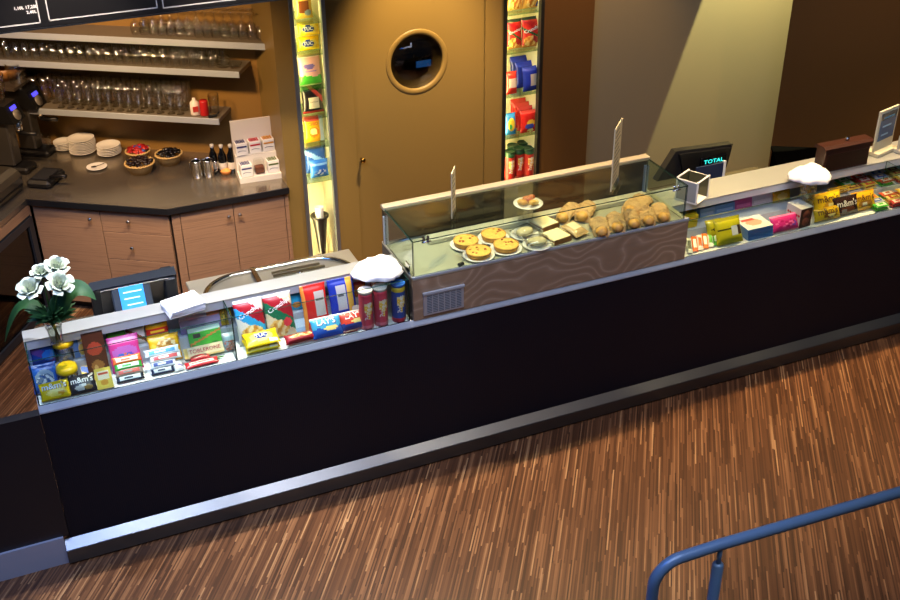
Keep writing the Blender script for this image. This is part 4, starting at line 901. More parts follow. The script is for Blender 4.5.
def rose(x,y,dep,r,label,sd):
    q=on(x,y,p.z); # place on the vertical sheet facing the camera through the vase, shifted by dep
    d=ray(x,y); o=p+CAW*dep; tt=(o-Vector((0,0,CH))).dot(CAW)/d.dot(CAW); c=Vector((d.x*tt,d.y*tt,CH+d.z*tt))
    t=thing('white_rose',label,'rose',p+Vector((0,0,.10)),0,'white roses in the glass vase'); rr=random.Random(sd); loc=c-Vector(t.location)
    dirv=(loc.normalized()+Vector((0,-.5,.2))).normalized(); M=Matrix.Translation(loc)@dirv.to_track_quat('Z','Y').to_matrix().to_4x4()
    m=MB()
    for ringi,(nn,rad,h,op) in enumerate(((3,.25,.9,.12),(4,.48,.85,.30),(5,.75,.72,.62),(6,1.0,.5,1.0))):
        for k in range(nn):
            a0=2*PI*k/nn+ringi*.7+rr.uniform(-.15,.15); ww=2*PI/nn*.72
            vs=[];fs=[]
            for j in range(7):
                f=j/6
                for i in range(7):
                    s=(i/6-.5)*2; aa=a0+s*ww*.75*(.45+.55*math.sin(PI*min(1,f*.8+.12)))
                    rad2=r*rad*(.3+.7*f**.7)+ (r*.28*op*max(0,f-.65)**1.2*3); zz=r*(-.55+ (h+.55)*f*(1-.12*s*s)) - r*.5*op*max(0,f-.72)**1.3*3
                    vs.append(M@Vector((rad2*math.cos(aa),rad2*math.sin(aa),zz)))
            for j in range(6):
                for i in range(6): b=j*7+i; fs.append((b,b+1,b+8,b+7))
            m.add(vs,fs,sm=True)
    m.build('petals',PETAL,t)
    MB().tube([(0,0,0),loc*.5+Vector((0,.0,.02)),loc-dirv*r*.55],.0035,6).build('stem',STEM,t)
    m=MB()
    for k in range(5):
        a=2*PI*k/5; B=M@Matrix.Rotation(a,4,'Z'); m.add([B@Vector(v) for v in ((0,-.012,-r*.6),(0,.012,-r*.6),(r*.75,.008,-r*.35),(r*1.0,0,-r*.25),(r*.75,-.008,-r*.35))],[(0,1,2,3,4)])
    m.build('sepals',LEAF,t)
rose(30,289,-.03,.055,'white rose at the left of the bouquet, lowest and widest',1); rose(41,272,.03,.042,'white rose bud at the upper left of the bouquet',2)
rose(57,266,.05,.05,'white rose at the top of the bouquet',3); rose(60,284,-.05,.055,'white rose at the right of the bouquet above the vase',4)
def leafm(pts,wd,fold=.25):
    pts=[Vector(q) for q in pts]; m=MB(); vs=[];fs=[]; n=len(pts)
    for i,q in enumerate(pts):
        tn=(pts[min(i+1,n-1)]-pts[max(i-1,0)]).normalized(); sd=tn.cross(Vector((0,-.5,.85))).normalized(); up=sd.cross(tn); w=wd*math.sin(PI*(i/(n-1))**.75*.97+.06)
        for s in (-1,-.5,0,.5,1): vs.append(q+sd*w*s+up*(fold*w*abs(s)))
    for i in range(n-1):
        for k in range(4): b=i*5+k; fs.append((b,b+1,b+6,b+5))
    m.add(vs,fs,sm=True); return m
def P3(x,y,dep=0):
    d=ray(x,y); o=p+CAW*dep; tt=(o-Vector((0,0,CH))).dot(CAW)/d.dot(CAW); return Vector((d.x*tt,d.y*tt,CH+d.z*tt))-p
def bez(pts,n=14):
    a,b,c=[Vector(q) for q in pts]; return [(1-k/n)**2*a+2*(1-k/n)*(k/n)*b+(k/n)**2*c for k in range(n+1)]
b0=Vector((0,0,.11))
o=leafm(bez((b0,P3(70,270,.02),P3(96,300,.0))),.062).build('leaf',LEAF,t)
o=leafm(bez((b0,P3(18,276,.05),P3(5,342,.06))),.03).build('leaf',LEAF,t)
rr=random.Random(8)
m=MB()
for k in range(80):
    a=rr.uniform(0,6.28); l=rr.uniform(.06,.14); e=Vector((math.cos(a)*l*1.0,math.sin(a)*l*.7,.15+rr.uniform(-.02,.085))); l2=leafm(bez((b0+Vector((0,0,rr.uniform(-.0,.04))),(b0+e)/2+Vector((0,0,.03)),e),6),rr.uniform(.009,.018)); m.add(l2.v,l2.f,sm=True)
tag(m.build('filler_foliage',LEAF,t),None,None,None,'stuff')
# ================================================================ PASTRIES
PF=PZ0+.0015
def pie(x,y,label,sd):
    q=on(x,y,PF); t=thing('pie',label,'pie',q+Vector((0,0,.0125)),0,'round pies in the pastry case'); rr=random.Random(sd); r=.072
    o=MB().lathe([(0,.0),(.05,0),(.055,.002),(.09,.012),(.092,.014),(.088,.014),(.054,.005),(0,.004)],28).build('plate',CERAM,None,q); tag(o,'white plate under the '+label,'plate','white plates under the pies')
    t.location=q+Vector((0,0,.0045))
    MB().lathe([(0,0),(r*.86,0),(r,.03),(r*1.01,.036),(r*.95,.037),(r*.88,.03),(0,.028)],28).build('crust',CRUST,t)
    m=MB(); n=20; vs=[(0,0,.036)]
    for i in range(1,6):
        for k in range(n): a=2*PI*k/n; q_=r*.93*i/5; vs.append((q_*math.cos(a),q_*math.sin(a),.034+.006*(1-(i/5)**2)+rr.uniform(-.003,.003)))
    fs=[(0,1+k,1+(k+1)%n) for k in range(n)]
    for i in range(4):
        for k in range(n): b=1+i*n; fs.append((b+k,b+(k+1)%n,b+n+(k+1)%n,b+n+k))
    m.add(vs,fs,sm=True); m.build('filling',FILL,t)
    m=MB()
    for k in range(7): a=rr.uniform(0,6.28); q_=r*.75*math.sqrt(rr.random()); m.ball((q_*math.cos(a),q_*math.sin(a),.039),.007,8,sq=(1.2,1,.5))
    m.build('topping',mat('topping','#b5602a',.6),t)
pie(466,246,'round pie at the back left of the group of four',1); pie(493.5,239.5,'round pie at the back right of the group of four',2)
pie(478.5,256.5,'round pie at the front left of the group of four',3); pie(506,250,'round pie at the front right of the group of four',4)
def wrapped(x,y,label,rz):
    q=on(x,y,PF); o=MB().lathe([(0,.0),(.05,0),(.055,.002),(.082,.012),(.084,.014),(.08,.014),(.054,.005),(0,.004)],24).build('plate',CERAM,None,q); tag(o,'white plate under the '+label,'plate')
    t=thing('wrapped_roll',label,'roll',q+Vector((0,0,.006)),rz)
    MB().ball((0,0,.024),.05,16,sq=(1.15,.8,.45),jit=.02).build('roll',BREAD,t)
    mb,_,_s=make_pack('bag',.15,.11,.06,P('#dddddd'),14); o=mb.build('film_wrap',G_FILM,t,(0,-.055,.0)); 
wrapped(524.5,236,'film wrapped roll further back right of the pies',.3); wrapped(537,246,'film wrapped roll nearer the front right of the pies',-.2)
def slice_(x,y,label,rz):
    q=on(x,y,PF); t=thing('sandwich',label,'sandwich',q,rz)
    for k,(n,mm,z0,z1,w) in enumerate((('bottom_slice',BREAD,.0,.014,.125),('filling',mat('ham','#b06a4a',.5),.0145,.019,.12),('top_slice',BREAD,.0195,.034,.125))):
        MB().box((-w/2,-w/2,z0),(w/2,w/2,z1),bev=.006).build(n,mm,t)
    g=MB().box((-.0635,-.0635,.0),(.0635,-.0628,.033)).box((.0628,-.0635,0),(.0635,.0635,.033)); g.build('brown_crust',mat('toast_crust','#8a5526',.7),t)
slice_(544,226,'square white sandwich further back beside the film wrapped rolls',.25); slice_(556,239,'square white sandwich nearer the front beside the film wrapped rolls',.2)
q=on(578,234,PF); pack('sandwich_packet','tan packet with pale label between the sandwich and the paper bags','packet',q+Vector((0,-.05,0)),.35,12,.11,.13,.04,P('#b59467',('rect',.25,.35,.85,.9,'#d8c7a2')),'bag')
def bag(x,y,w,l,label,rz,sd,out=.06):
    q=on(x,y,PF); t=thing('paper_bag',label,'bag',q,rz,'paper wrapped baguettes in the pastry case'); rr=random.Random(sd)
    m=MB(); n=14;vs=[];fs=[];K_=12
    for i in range(n+1):
        f=i/n; pr=(1-abs(2*f-1)**5)**.5 if 0<i<n else .15
        for k in range(K_):
            a=2*PI*k/K_; vs.append(((math.cos(a)*w/2*(.8+.25*pr))*(1+rr.uniform(-.10,.10)),(f-.5)*l+rr.uniform(-.006,.006),max(0,.036*pr+math.sin(a)*.034*pr*(1+rr.uniform(-.3,.3)))))
    for i in range(n):
        for k in range(K_): fs.append((i*K_+k,i*K_+(k+1)%K_,(i+1)*K_+(k+1)%K_,(i+1)*K_+k))
    fs.append(tuple(range(K_))); m.add(vs,fs,sm=False); m.build('paper',PAPERB,t)
    m=MB(); m.ball((0,-l*.42,.034),.034,16,sq=(1.05,1.1,.85),jit=.04); m.build('bread',mat('baguette','#cc9648',.55,bump=.5,scale=30,vary=.3),t)
bag(568,217,.09,.19,'paper wrapped baguette at the back left, behind the tan packet',-.9,1); bag(585,215.5,.10,.19,'paper wrapped baguette in the back row, second from the left',-.75,2)
bag(599,231,.10,.17,'paper wrapped baguette in the front row, leftmost',-.35,3); bag(615.5,226.5,.10,.17,'paper wrapped baguette in the front row, second from the left',-.4,4)
bag(631,223,.09,.17,'paper wrapped baguette in the middle of the front row',-.35,5); bag(646,220,.10,.17,'paper wrapped baguette in the front row, second from the right',-.4,6)
bag(660,216.5,.09,.17,'paper wrapped baguette in the front row, rightmost by the end pane',-.35,7); bag(637,209,.12,.24,'large paper wrapped baguette lying behind the front row',-1.0,8)
# cake stand
q=Vector((u_at(527.5,5.16,PF),5.16,PF)); t=thing('cake_stand','small glass cake stand in the middle of the pastry case','cake stand',q)
hs=onv(528,202,5.16).z-PF-.015
MB().lathe([(0,0),(.045,0),(.046,.006),(.03,.012),(.028,hs-.012),(.045,hs-.004),(.03,hs-.006),(0,hs-.006)],24).build('pedestal',G_WARE,t)
MB().lathe([(0,hs-.003),(.06,hs-.003),(.085,hs+.006),(.087,hs+.009),(.06,hs+.001),(0,hs+.001)],28).build('dish',CERAM,t)
m=MB(); rr=random.Random(5)
for k in range(9): a=2*PI*k/9; m.ball((.042*math.cos(a)*(k%3>0),.042*math.sin(a)*(k%3>0),hs+.018+.010*(k%2)),.022,10,sq=(1.1,.9,.7),jit=.06,cols=[lin(rr.choice(['#d9a24a','#e6c27a','#b4552e','#c98a3c','#a8402c']))]*50)
tag(m.build('small_pastries',FOIL,None,q),'small glazed pastries heaped on the glass cake stand','pastries',None,'stuff')
q=on(461,265.5,PF); tag(MB().box((-.02,-.012,0),(.02,.012,.018),bev=.006).build('price_clip',BLACK,None,q,(0,0,.3)),'small black clip lying at the front left of the pastry case floor','clip')
# ================================================================ CARDS AND HOLDERS
def card(x,y,z,v,w,h,rz,label,img=None):
    u=u_at(x,v,z); t=thing('menu_card',label,'menu card',(u,v,z),rz)
    MB().box((-w/2,-.003,.02),(w/2,.003,h),bev=.001).build('card',mat('card_cream','#cfc4a4',.45),t)
    g=MB()
    for k in range(int(h/.03)-1): g.box((-w*.38,-.0036,h-.035-.03*k),(w*(.1+.25*((k*7)%3)/2),-.0031,h-.028-.03*k)).box((-w*.38,.0031,h-.035-.03*k),(w*(.1+.25*((k*7)%3)/2),.0036,h-.028-.03*k))
    g.build('printed_lines',ink('#5a5348'),t)
    MB().box((-w/2,-.03,0),(w/2,.03,.004)).box((-w/2,-.009,.003),(w/2,-.004,.05)).box((-w/2,.004,.003),(w/2,.009,.05)).build('clear_foot',G_WARE,t)
card(453.5,0,PZ1+.001,5.02,.10,.29,math.radians(56),'small menu card standing edge on at the left of the pastry case top')
card(614,0,PZ1+.001,4.99,.19,.40,math.radians(47),'tall menu card standing edge on at the right of the pastry case top')
# hollow white holder
q=Vector((u_at(691,5.12,ZTR+.0),5.12,ZTR+.001)); t=thing('card_holder','hollow white square holder standing beside the pastry case','holder',q,math.radians(28)); s_=.075;hh=.15
MB().box((-s_,-s_,0),(s_,s_,.006)).box((-s_,-s_,hh-.006),(s_,-s_+.01,hh)).box((-s_,s_-.01,hh-.006),(s_,s_,hh)).box((-s_,-s_,.006),(-s_+.006,s_,hh-.006)).box((s_-.006,-s_,.006),(s_,s_,hh-.006)).build('shell',WHITE,t)
MB().box((-s_-.001,-s_+.01,.012),(-s_,s_-.01,hh-.012)).build('side_print',mat('grey_print','#8d949c',.5),t); MB().box((-s_+.007,s_-.012,.007),(s_-.007,s_-.008,hh-.007)).box((-s_+.0062,-s_+.004,.0062),(-s_+.008,s_-.012,hh-.0062)).box((s_-.008,-s_+.004,.0062),(s_-.0062,s_-.012,hh-.0062)).build('inner_liner',mat('olive_liner','#45442c',.6),t)  # dark liner added to darken the inside of the holder
# picture stands at the right end
def stand(xl,xr,ytop,ybot,v,rz,label):
    u0=u_at(xl,v,ZTR); a=onv(xl,ybot,v); u1=u_at(xr,v,ZTR); w=(u1-u0)/math.cos(rz)
    lo,hi=.1,.9
    for _ in range(30):
        mm=(lo+hi)/2
        if proj((u0,v,ZTR+mm))[1]>ytop: lo=mm
        else: hi=mm
    h=lo; t=thing('picture_stand',label,'picture stand',(u0+w/2*math.cos(rz),v+w/2*math.sin(rz),ZTR+.001),rz)
    MB().box((-w/2,-.008,.03),(w/2,.008,h),bev=.002).build('frame',mat('stand_white','#d5cfb4',.45),t)
    MB().box((-w/2+.018,-.010,.10),(w/2-.018,-.0081,h-.02)).build('picture',mat('night_blue','#214f86',.25,vary=.5,scale=7),t)
    MB().box((-w/2+.018,-.0105,h-.07),(w/2-.018,-.0101,h-.02)).build('picture_header',mat('night_dark','#141a33',.25),t)
    g=MB()
    for k in range(3): g.box((-w*.28,-.0106,h*.42+.06*k),(w*(.1+.1*k),-.0102,h*.42+.012+.06*k))
    g.build('picture_lines',ink('#6fb0e0'),t)
    MB().box((-w/2,-.05,0),(w/2,.05,.03),bev=.004).build('foot',mat('stand_white','#d5cfb4',.45),t)
stand(871.5,896,112,163,5.17,math.radians(16),'white framed stand with a blue picture at the right end of the counter')
stand(896.5,925,136,160,5.14,math.radians(12),'second picture stand cut off by the right edge of the photo')
# chest
u0=u_at(823,5.24,ZTR+.01); u1=u_at(867,5.24,ZTR+.01); w=u1-u0; cv=on(821,174,ZTR).y; print('chest v',cv); cv=min(cv,RLB-.10)
u0=u_at(822,cv,ZTR); u1=u_at(867,cv,ZTR); w=u1-u0; t=thing('wooden_chest','dark brown wooden chest with a lid on the right ledge','chest',((u0+u1)/2,cv,ZTR+.001)); lo=onv(823.7,152.5,cv).z-ZTR
MB().box((-w/2,0,0),(w/2,.09,lo),bev=.004).build('body',DBR,t); MB().box((-w/2+.02,-.003,.02),(w/2-.02,.0,lo-.03)).build('front_panel',mat('chest_dark','#2a1710',.35),t)
MB().prism([(-.008,lo+.001),(-.008,lo+.014),(.012,lo+.028),(.080,lo+.028),(.098,lo+.014),(.098,lo+.001)],-w/2-.012,w/2+.012,axis='x').build('lid',DBR,t)
MB().lathe([(0,0),(.008,0),(.008,.006),(.016,.012),(.012,.022),(0,.024)],14,c=(0.02,.045,lo+.028)).build('knob',CHROME,t)
# ================================================================ PACKS IN THE RIGHT CASE
ZS2=ZD+.0615
def Rr(name,label,cat,x0,x1,yt,v,tilt,t,art,style='bag',texts=(),step=False,rz=0,n=20):
    z=(ZS2 if step else ZD)+.0015
    return pk(name,label,cat,x0,x1,yt,v,z,tilt,t,art,style,texts,None,rz,n)
gc=[('#c4c9bd','#3c4a3c','white gum pack at the left end of the row beside the veneer front'),('#e2682c','#f0e6d8','orange gum pack next to the white one beside the veneer front'),('#e0dcd2','#d9602a','pale gum pack with orange print in the row of gum packs'),('#e8762a','#f2ead8','second orange gum pack in the row beside the veneer front'),('#d8dcd0','#5fae3c','pale gum pack with green print in the row of gum packs'),('#57b038','#d8ecc8','green gum pack at the right end of the row of gum packs')]
for k,(c1,c2,l) in enumerate(gc):
    x=686+5.6*k; u=u_at(x,4.93,ZD); pack('gum_pack',l,'gum',(u,4.885+.004*k,ZD+.0015),-.45,20,.034,.125,.02,P(c1,('rect',.2,.25,.8,.75,c2)),'bag',n=10)
for k in range(2):
    u=u_at(686,5.12,ZS2); pack('yellow_box',('lower' if k==0 else 'upper')+' of two small yellow boxes under the white holder','box',(u,5.085-.004*k,ZS2+.0015+.045*k),0,6,.11,.10,.04,P('#d2b91e',('rect',.1,.3,.6,.7,'#e6d860')),'box',n=12)
Rr('sweet_bag','lime yellow sweet bag with a white label at the left of the right case','bag',715,741,217,4.905,62,.05,P('#b9b31a',('rect',.55,.3,.78,.62,'#c9cfd6'),('rect',.78,.28,.95,.62,'#3a2a22'),('ell',.3,.55,.24,.05,'#4a4a14'),('band',.9,1,'#8f8a12')))
Rr('sweet_bag','lime yellow sweet bag half hidden behind the one with the white label','bag',706,722,219,4.99,62,.05,P('#aaa61c',('ell',.4,.5,.25,.05,'#3f3f14'),('band',.9,1,'#8f8a12')))
for x0,x1,yt,c,c2,l in ((697,712,208,'#7fa6cf','#a9c6e4','first light blue carton at the back of the right case, by the pastry case'),(712,732,204,'#5f93cf','#9cc4ec','second light blue carton at the back of the right case'),(732,749,199,'#b8478a','#e07ab4','pink carton at the back of the right case'),(749,770,194.5,'#c9c9cf','#e4e4e6','pale grey carton at the back of the right case')):
    Rr('carton',l,'box',x0,x1,yt,5.20,80,.03,P(c,('rect',.1,.25,.9,.5,c2),('rect',.2,.6,.75,.72,c2)),'box',step=True,n=12)
for k in range(3):
    u=u_at(756,4.93,ZD+.03*k); pack('wafer_box',('lowest','middle','top')[k]+' blue and white box in the stack beside the pink bag','box',(u,4.885,ZD+.0015+.026*k),0,3,.19,.15,.024,P('#2f72b8' if k<2 else '#d9dcdc',('side','#2f72b8'),('rect',.08,.1,.92,.9,'#e2ddd6'),('ell',.5,.5,.3,.25,'#d9a48a'),('rect',.15,.7,.6,.85,'#c2453a')),'box',n=16)
Rr('sweet_bag','bright pink sweet bag at the front between the blue boxes and the white box','bag',770,797,214,4.905,58,.05,P('#d92a80',('ell',.6,.4,.3,.2,'#7a3fae'),('food',.45,.45,.35,.25,3,'#f06aa8','#d92a80','#b81a66'),('band',.88,1,'#f07ab0')))
# white box with brown end
u=u_at(804,4.89,ZD); z0=ZD+.0015
t=thing('chocolate_carton','tall white carton with red pattern and a brown end in the right case','carton',(u,4.89,z0),math.radians(4))
hh=onv(805,208.5,4.89).z-z0; w2=.05
MB().box((-w2,0,0),(w2,.125,hh),bev=.001).build('carton_body',mat('carton_white','#e6e2da',.5),t)
e=MB().box((-w2+.003,-.0012,.004),(w2-.003,.0,hh-.004)).build('brown_end',mat('carton_brown','#4a2418',.45),t)
m=MB()
for k in range(2): m.lathe([(0,0),(.028,0),(.028,.001),(0,.001)],20,M=Matrix.Translation((0,-.0013,hh*(.3+.38*k)))@Matrix.Rotation(PI/2,4,'X'))
m.build('praline_picture',mat('praline_red','#9a4a30',.5),e)
m=MB()
for k in range(6): m.ball((-w2-.0,.012+.019*k,hh*.62),.009,8,sq=(.12,1,1))
m.build('red_pattern',mat('carton_red','#c4262e',.5),t)
for l,x0,x1,yt,v,c,w_ in (('lower of the two yellow sweet bags left of the brown bag',812,838,207,4.925,'#e6b91e','#8a5a1c'),('upper yellow sweet bag behind the lower one, left of the brown bag',812,840,192,5.005,'#efc61a','#c9962a')):
    Rr('sweet_bag',l,'bag',x0,x1,yt,v,64,.05,P(c,('ell',.55,.35,.28,.2,w_),('ell',.6,.38,.15,.12,'#f2e08a'),('band',.9,1,'#d9a812')),'bag',[("m&m's",.48,.68,.72,'#5a2c16')])
Rr('sweet_bag','dark brown sweet bag between the yellow bags','bag',832,856,196,4.935,68,.045,P('#2f1812',('ell',.5,.3,.3,.16,'#6d3a24'),('ell',.35,.25,.12,.08,'#8a8a8a'),('band',.9,1,'#20100c')),'bag',[("m&m's",.5,.62,.8,'#e8e0d8')])
Rr('sweet_bag','yellow sweet bag right of the dark brown bag','bag',850,873,191,4.945,66,.05,P('#eab01a',('ell',.5,.35,.3,.18,'#a8722a'),('ell',.45,.34,.12,.1,'#e8dfc0'),('band',.9,1,'#d29212')),'bag',[("m&m's",.5,.66,.75,'#6a3418')])
Rr('sweet_bag','yellow sweet bag behind the brown one, near the chest','bag',826,850,186,5.10,60,.04,P('#e2a91e',('food',.5,.4,.35,.2,3,'#d8c070','#c9862a','#8f6a2a')),step=True)
Rr('sweet_bag','small yellow bag at the back between the grey carton and the white topped jar','bag',771,789,189,5.17,74,.03,P('#dcb426',('ell',.5,.45,.3,.25,'#e8d070'),('band',.85,1,'#b8901a')),step=True)
# rows of bars at the right end
bc=[('#4aa834','#d0e8c0','green'),('#c9562e','#f0dcc8','orange'),('#b8342c','#f0d8c8','red'),('#d8a838','#f2e6c0','amber'),('#c9c6c8','#4a66b0','pale blue'),('#d9b04a','#8a4a2a','gold'),('#e0c060','#a8402c','light yellow'),('#d8b23c','#c9562e','yellow')]
rowsV=[4.895,4.955,5.015,5.085,5.145,5.20]; rr=random.Random(12)
rn=['front','second','third','fourth','fifth','rearmost']; cn=['first','second','third','fourth','fifth']
for i,v in enumerate(rowsV):
    z=(ZD if v<5.05 else ZS2)+.0015
    for k in range(5):
        xx=[876,872,866,848,843,838][i]+ 16.5*k
        if xx>915: continue
        for j in range(2):
            c=bc[(i*3+k*2+(3 if i in (3,4) else 0)+(0 if i==0 else 1)*j)%8] if not (i==0 and k==0) else bc[0]
            u=u_at(xx+4,v,z); pack('chocolate_bar','%s chocolate bar, %s from the left in the %s row of bars, %s layer'%(c[2],cn[k],rn[i],('bottom','top')[j]),'bar',(u,v-.022,z+.021*j),0,6,.112,.052,.02,P(c[0],('rect',.15,.25,.85,.75,c[1]),('rect',.35,.4,.65,.6,c[0])),'bag',n=12,group='chocolate bars in the right case')
# ================================================================ SNACKS IN THE NICHES
def N(zi,name,label,cat,xa,xb,h,v,t,art,style='bag',texts=(),tilt=84,rz=0,lift=0,Z=None,n=18):
    z=Z[zi]+.0075+lift; u0,u1=u_at(xa,v,z),u_at(xb,v,z)
    return pack(name,label,cat,((u0+u1)/2,v,z),rz,tilt,u1-u0,h,t,art,style,texts,None,n)
d1=Z1; gp=lambda a,b:d1[a]-d1[b]
N(0,'snack_bag','brown and yellow snack bag on the topmost visible shelf of the left niche','bag',295,312,.20,VB+.13,.05,P('#d9b24a',('rect',.15,.2,.8,.6,'#6a3a1c'),('band',.72,1,'#c23a2a'),('ell',.7,.2,.2,.1,'#8aa0b0')),Z=Z1)
for k in range(2): N(1,'cracker_pack',('lower','upper')[k]+' yellow cracker pack on the second shelf of the left niche','pack',297,319,.095,VB+.13,.05,P('#eec614',('ell',.5,.5,.38,.34,'#f4dc60'),('ell',.45,.52,.27,.25,'#22388a')),'bag',[('TUC',.45,.52,.42,'#ffffff')],lift=.101*k,Z=Z1)
N(2,'snack_bag','pink and green snack bag on the third shelf of the left niche','bag',299,321,.205,VB+.13,.05,P('#dfa39a',('wave',.30,.03,7,0,'#3f9a30'),('ell',.45,.62,.26,.09,'#6a5a9a'),('rect',.2,.42,.8,.47,'#9a7ab0'),('band',.9,1,'#f0c8b8')),Z=Z1)
N(3,'snack_bag','black snack bag with a cream label on the fourth shelf of the left niche','bag',302,323,.195,VB+.13,.055,P('#150f10',('rect',.28,.18,.78,.58,'#cfc0a0'),('diag',.8,1.0,.9,'#b83a34'),('band',0,.1,'#8a2a24')),'bag',[('POPCORN',.53,.42,.36,'#3a2a20')],Z=Z1)
N(4,'snack_bag','orange and yellow snack bag on the fifth shelf of the left niche','bag',304,324,.19,VB+.13,.05,P('#eaa81e',('band',.82,1,'#d8443a'),('ell',.45,.4,.28,.2,'#d87a20'),('ell',.45,.42,.18,.12,'#f6e08a'),('vband',.8,1,'#b8c8c8')),'bag',[('CHIO',.45,.72,.5,'#c0302a')],Z=Z1)
N(5,'snack_bag','blue snack bag at the front of the lowest shelf of the left niche','bag',310,328,.13,VB+.10,.05,P('#2a6ac0',('food',.5,.3,.35,.2,3,'#a8b8c8','#4a7ab8','#2050a0'),('band',.7,.85,'#7ab0e0')),Z=Z1)
N(5,'snack_bag','taller blue snack bag behind on the lowest shelf of the left niche','bag',305,326,.195,VB+.19,.05,P('#2450a8',('diag',.5,.7,.5,'#88b4e8'),('ell',.5,.3,.3,.2,'#3f80d0')),Z=Z1)
# cone stand in the left niche
q=onv(321,250,VB+.08); zt_=onv(319,216,VB+.08).z; t=thing('cone_stand','tall dark metal cone with a white cup standing at the foot of the left niche','stand',(u_at(320,VB+.08,zt_),VB+.09,0))
MB().lathe([(0,0),(.09,0),(.09,.01),(.02,.02),(.02,zt_-.35),(.055,zt_-.02),(.062,zt_),(.055,zt_),(.045,zt_-.03),(0,zt_-.05)],24).build('cone',mat('gun_metal','#4a4a4c',.3,.9),t)
MB().lathe([(.028,zt_-.03),(.032,zt_+.07),(.030,zt_+.07),(.0,zt_-.02)],20).build('cup',mat('cup_white','#d8d4c8',.5),t); MB().lathe([(.055,zt_-.015),(.068,zt_-.01),(.068,zt_+.004),(.055,zt_+.002)],24).build('collar',BLACK,t)
h2=[Z2[i-1]-Z2[i] if i else .3 for i in range(5)]
crp=P('#c72a24',('band',.0,.10,'#c98a3c'),('diag',.66,.86,.5,'#b01c20'),('food',.45,.22,.4,.18,3,'#f0cf7a','#dca24a','#b8702a'),('ell',.7,.3,.2,.16,'#a82a2a'),('diag',.42,.5,.4,'#2a5a34'),('band',.9,1,'#2a3a30'))
N(0,'crisp_bag','golden crisp bag cut off at the top left of the right niche','bag',506,521,.26,VB+.12,.06,P('#dca84a',('food',.5,.3,.4,.3,3,'#f0cf7a','#dca24a','#b8702a')),Z=Z2); N(0,'crisp_bag','golden crisp bag cut off at the top right of the right niche','bag',521,538,.26,VB+.12,.06,P('#dca84a',('food',.5,.3,.4,.3,3,'#f0cf7a','#d89a3c','#b8702a'),('ell',.8,.1,.1,.08,'#2a3a7a')),Z=Z2)
N(1,'crisp_bag','red crisp bag at the left of the upper shelf in the right niche','bag',505,520,.215,VB+.12,.06,crp,'bag',[('Crunchips',.5,.62,.8,'#ffffff',.3)],Z=Z2); N(1,'crisp_bag','red crisp bag at the right of the upper shelf in the right niche','bag',520,540,.22,VB+.11,.06,crp,'bag',[('Crunchips',.5,.62,.86,'#ffffff',.3)],Z=Z2)
N(2,'snack_bag','red snack bag with a pale label on the blue bag shelf','bag',504.5,515,.17,VB+.08,.06,P('#c93226',('rect',.15,.3,.95,.72,'#d8c8b0')),Z=Z2)
N(2,'snack_bag','front blue snack bag with a pale label in the right niche','bag',520,538,.185,VB+.09,.07,P('#2234a0',('rect',.35,.25,.75,.72,'#c4bfa8'),('band',.86,1,'#3a4cc0')),Z=Z2,rz=.1); N(2,'snack_bag','middle blue snack bag behind the pale labelled one in the right niche','bag',514,532,.20,VB+.17,.06,P('#1c2a8a',('band',.84,1,'#2c3cb0')),Z=Z2); N(2,'snack_bag','rear blue snack bag against the back of the right niche','bag',509,529,.215,VB+.25,.05,P('#182478',('band',.84,1,'#2836a8')),Z=Z2)
N(3,'snack_bag','light blue and yellow snack bag at the left below the blue bags','bag',503.5,514,.17,VB+.09,.06,P('#2f7fc4',('ell',.5,.5,.35,.3,'#d8c23a'),('ell',.4,.4,.15,.12,'#3f9a4a')),Z=Z2)
for k in range(4): N(3,'snack_bag',('first','second','third','rearmost')[k]+' red snack bag from the front in the queue on the right niche shelf','bag',519-3.2*k,535-3.2*k,.175+.012*k,VB+.075+.055*k,.05,P('#b8241e',('ell',.6,.45,.25,.14,'#d8b03a'),('ell',.5,.3,.3,.12,'#3a4a9a'),('band',.86,1,'#d8443a'),('ell',.6,.1,.2,.08,'#e8d890')),Z=Z2)
for k,(x,dv) in enumerate(((509,.09),(518,.12),(528,.09),(512,.19),(522,.21))):
    can(x,0,('red crisp tube with a dark green cap, %s in the right niche')%('front left','front middle','front right','rear left','rear right')[k],'#b8281e','#8f1a14','#1c4a2c',VB+dv,'#163a22','#e8b040',Z2[4]+.0075,.245,.042,'crisp tubes in the right niche',text='Pringles' if k<3 else None)
# ================================================================ RAILING IN THE FOREGROUND
RM=mat('blue_grey_paint','#5f7c9c',.35,.2)
zr_=1.55
A=on(960,474.5,zr_); B=on(717,545.5,zr_); d_=(B-A).normalized(); 
t=thing('hand_railing','blue grey tubular handrail bending down at its end in the foreground','railing',(B.x,B.y,0)); o_=Vector((B.x,B.y,0))
E_=on(672,563,zr_-.015); G_=on(654,592,zr_-.06); 
pts=[A-o_,B-o_,on(682,557,zr_)-o_]
P0=on(682,557,zr_); dd=d_; rad=.10
c0=P0+Vector((0,0,-rad)); 
for k in range(1,13): a=PI/2*k/12; pts.append(P0+dd*rad*math.sin(a)+Vector((0,0,-rad*(1-math.cos(a))))-o_)
last=pts[-1]; pts+=[Vector((last.x,last.y,last.z-.3)),Vector((last.x,last.y,.02))]
MB().tube(pts,.0205,16).build('rail',RM,t)
q=on(721,545.5,zr_)-o_; 
MB().tube([(q.x,q.y,zr_-.015),(q.x,q.y,zr_-.085)],.0085,12).build('pin',RM,t)
MB().tube([(q.x,q.y,zr_-.08),(q.x,q.y,zr_-.087),(q.x,q.y,0.0)],[.015,.02,.02],14).build('post',RM,t)
q2=A-o_; MB().tube([(q2.x,q2.y,zr_-.08),(q2.x,q2.y,0.0)],.02,14).build('post',RM,t)
CSP,DOORP,ALCP,BARP,WALLP,WINP,FOYP,SRV,FDL,CAS=330,800,2300,100,200,120,230,400,18,150
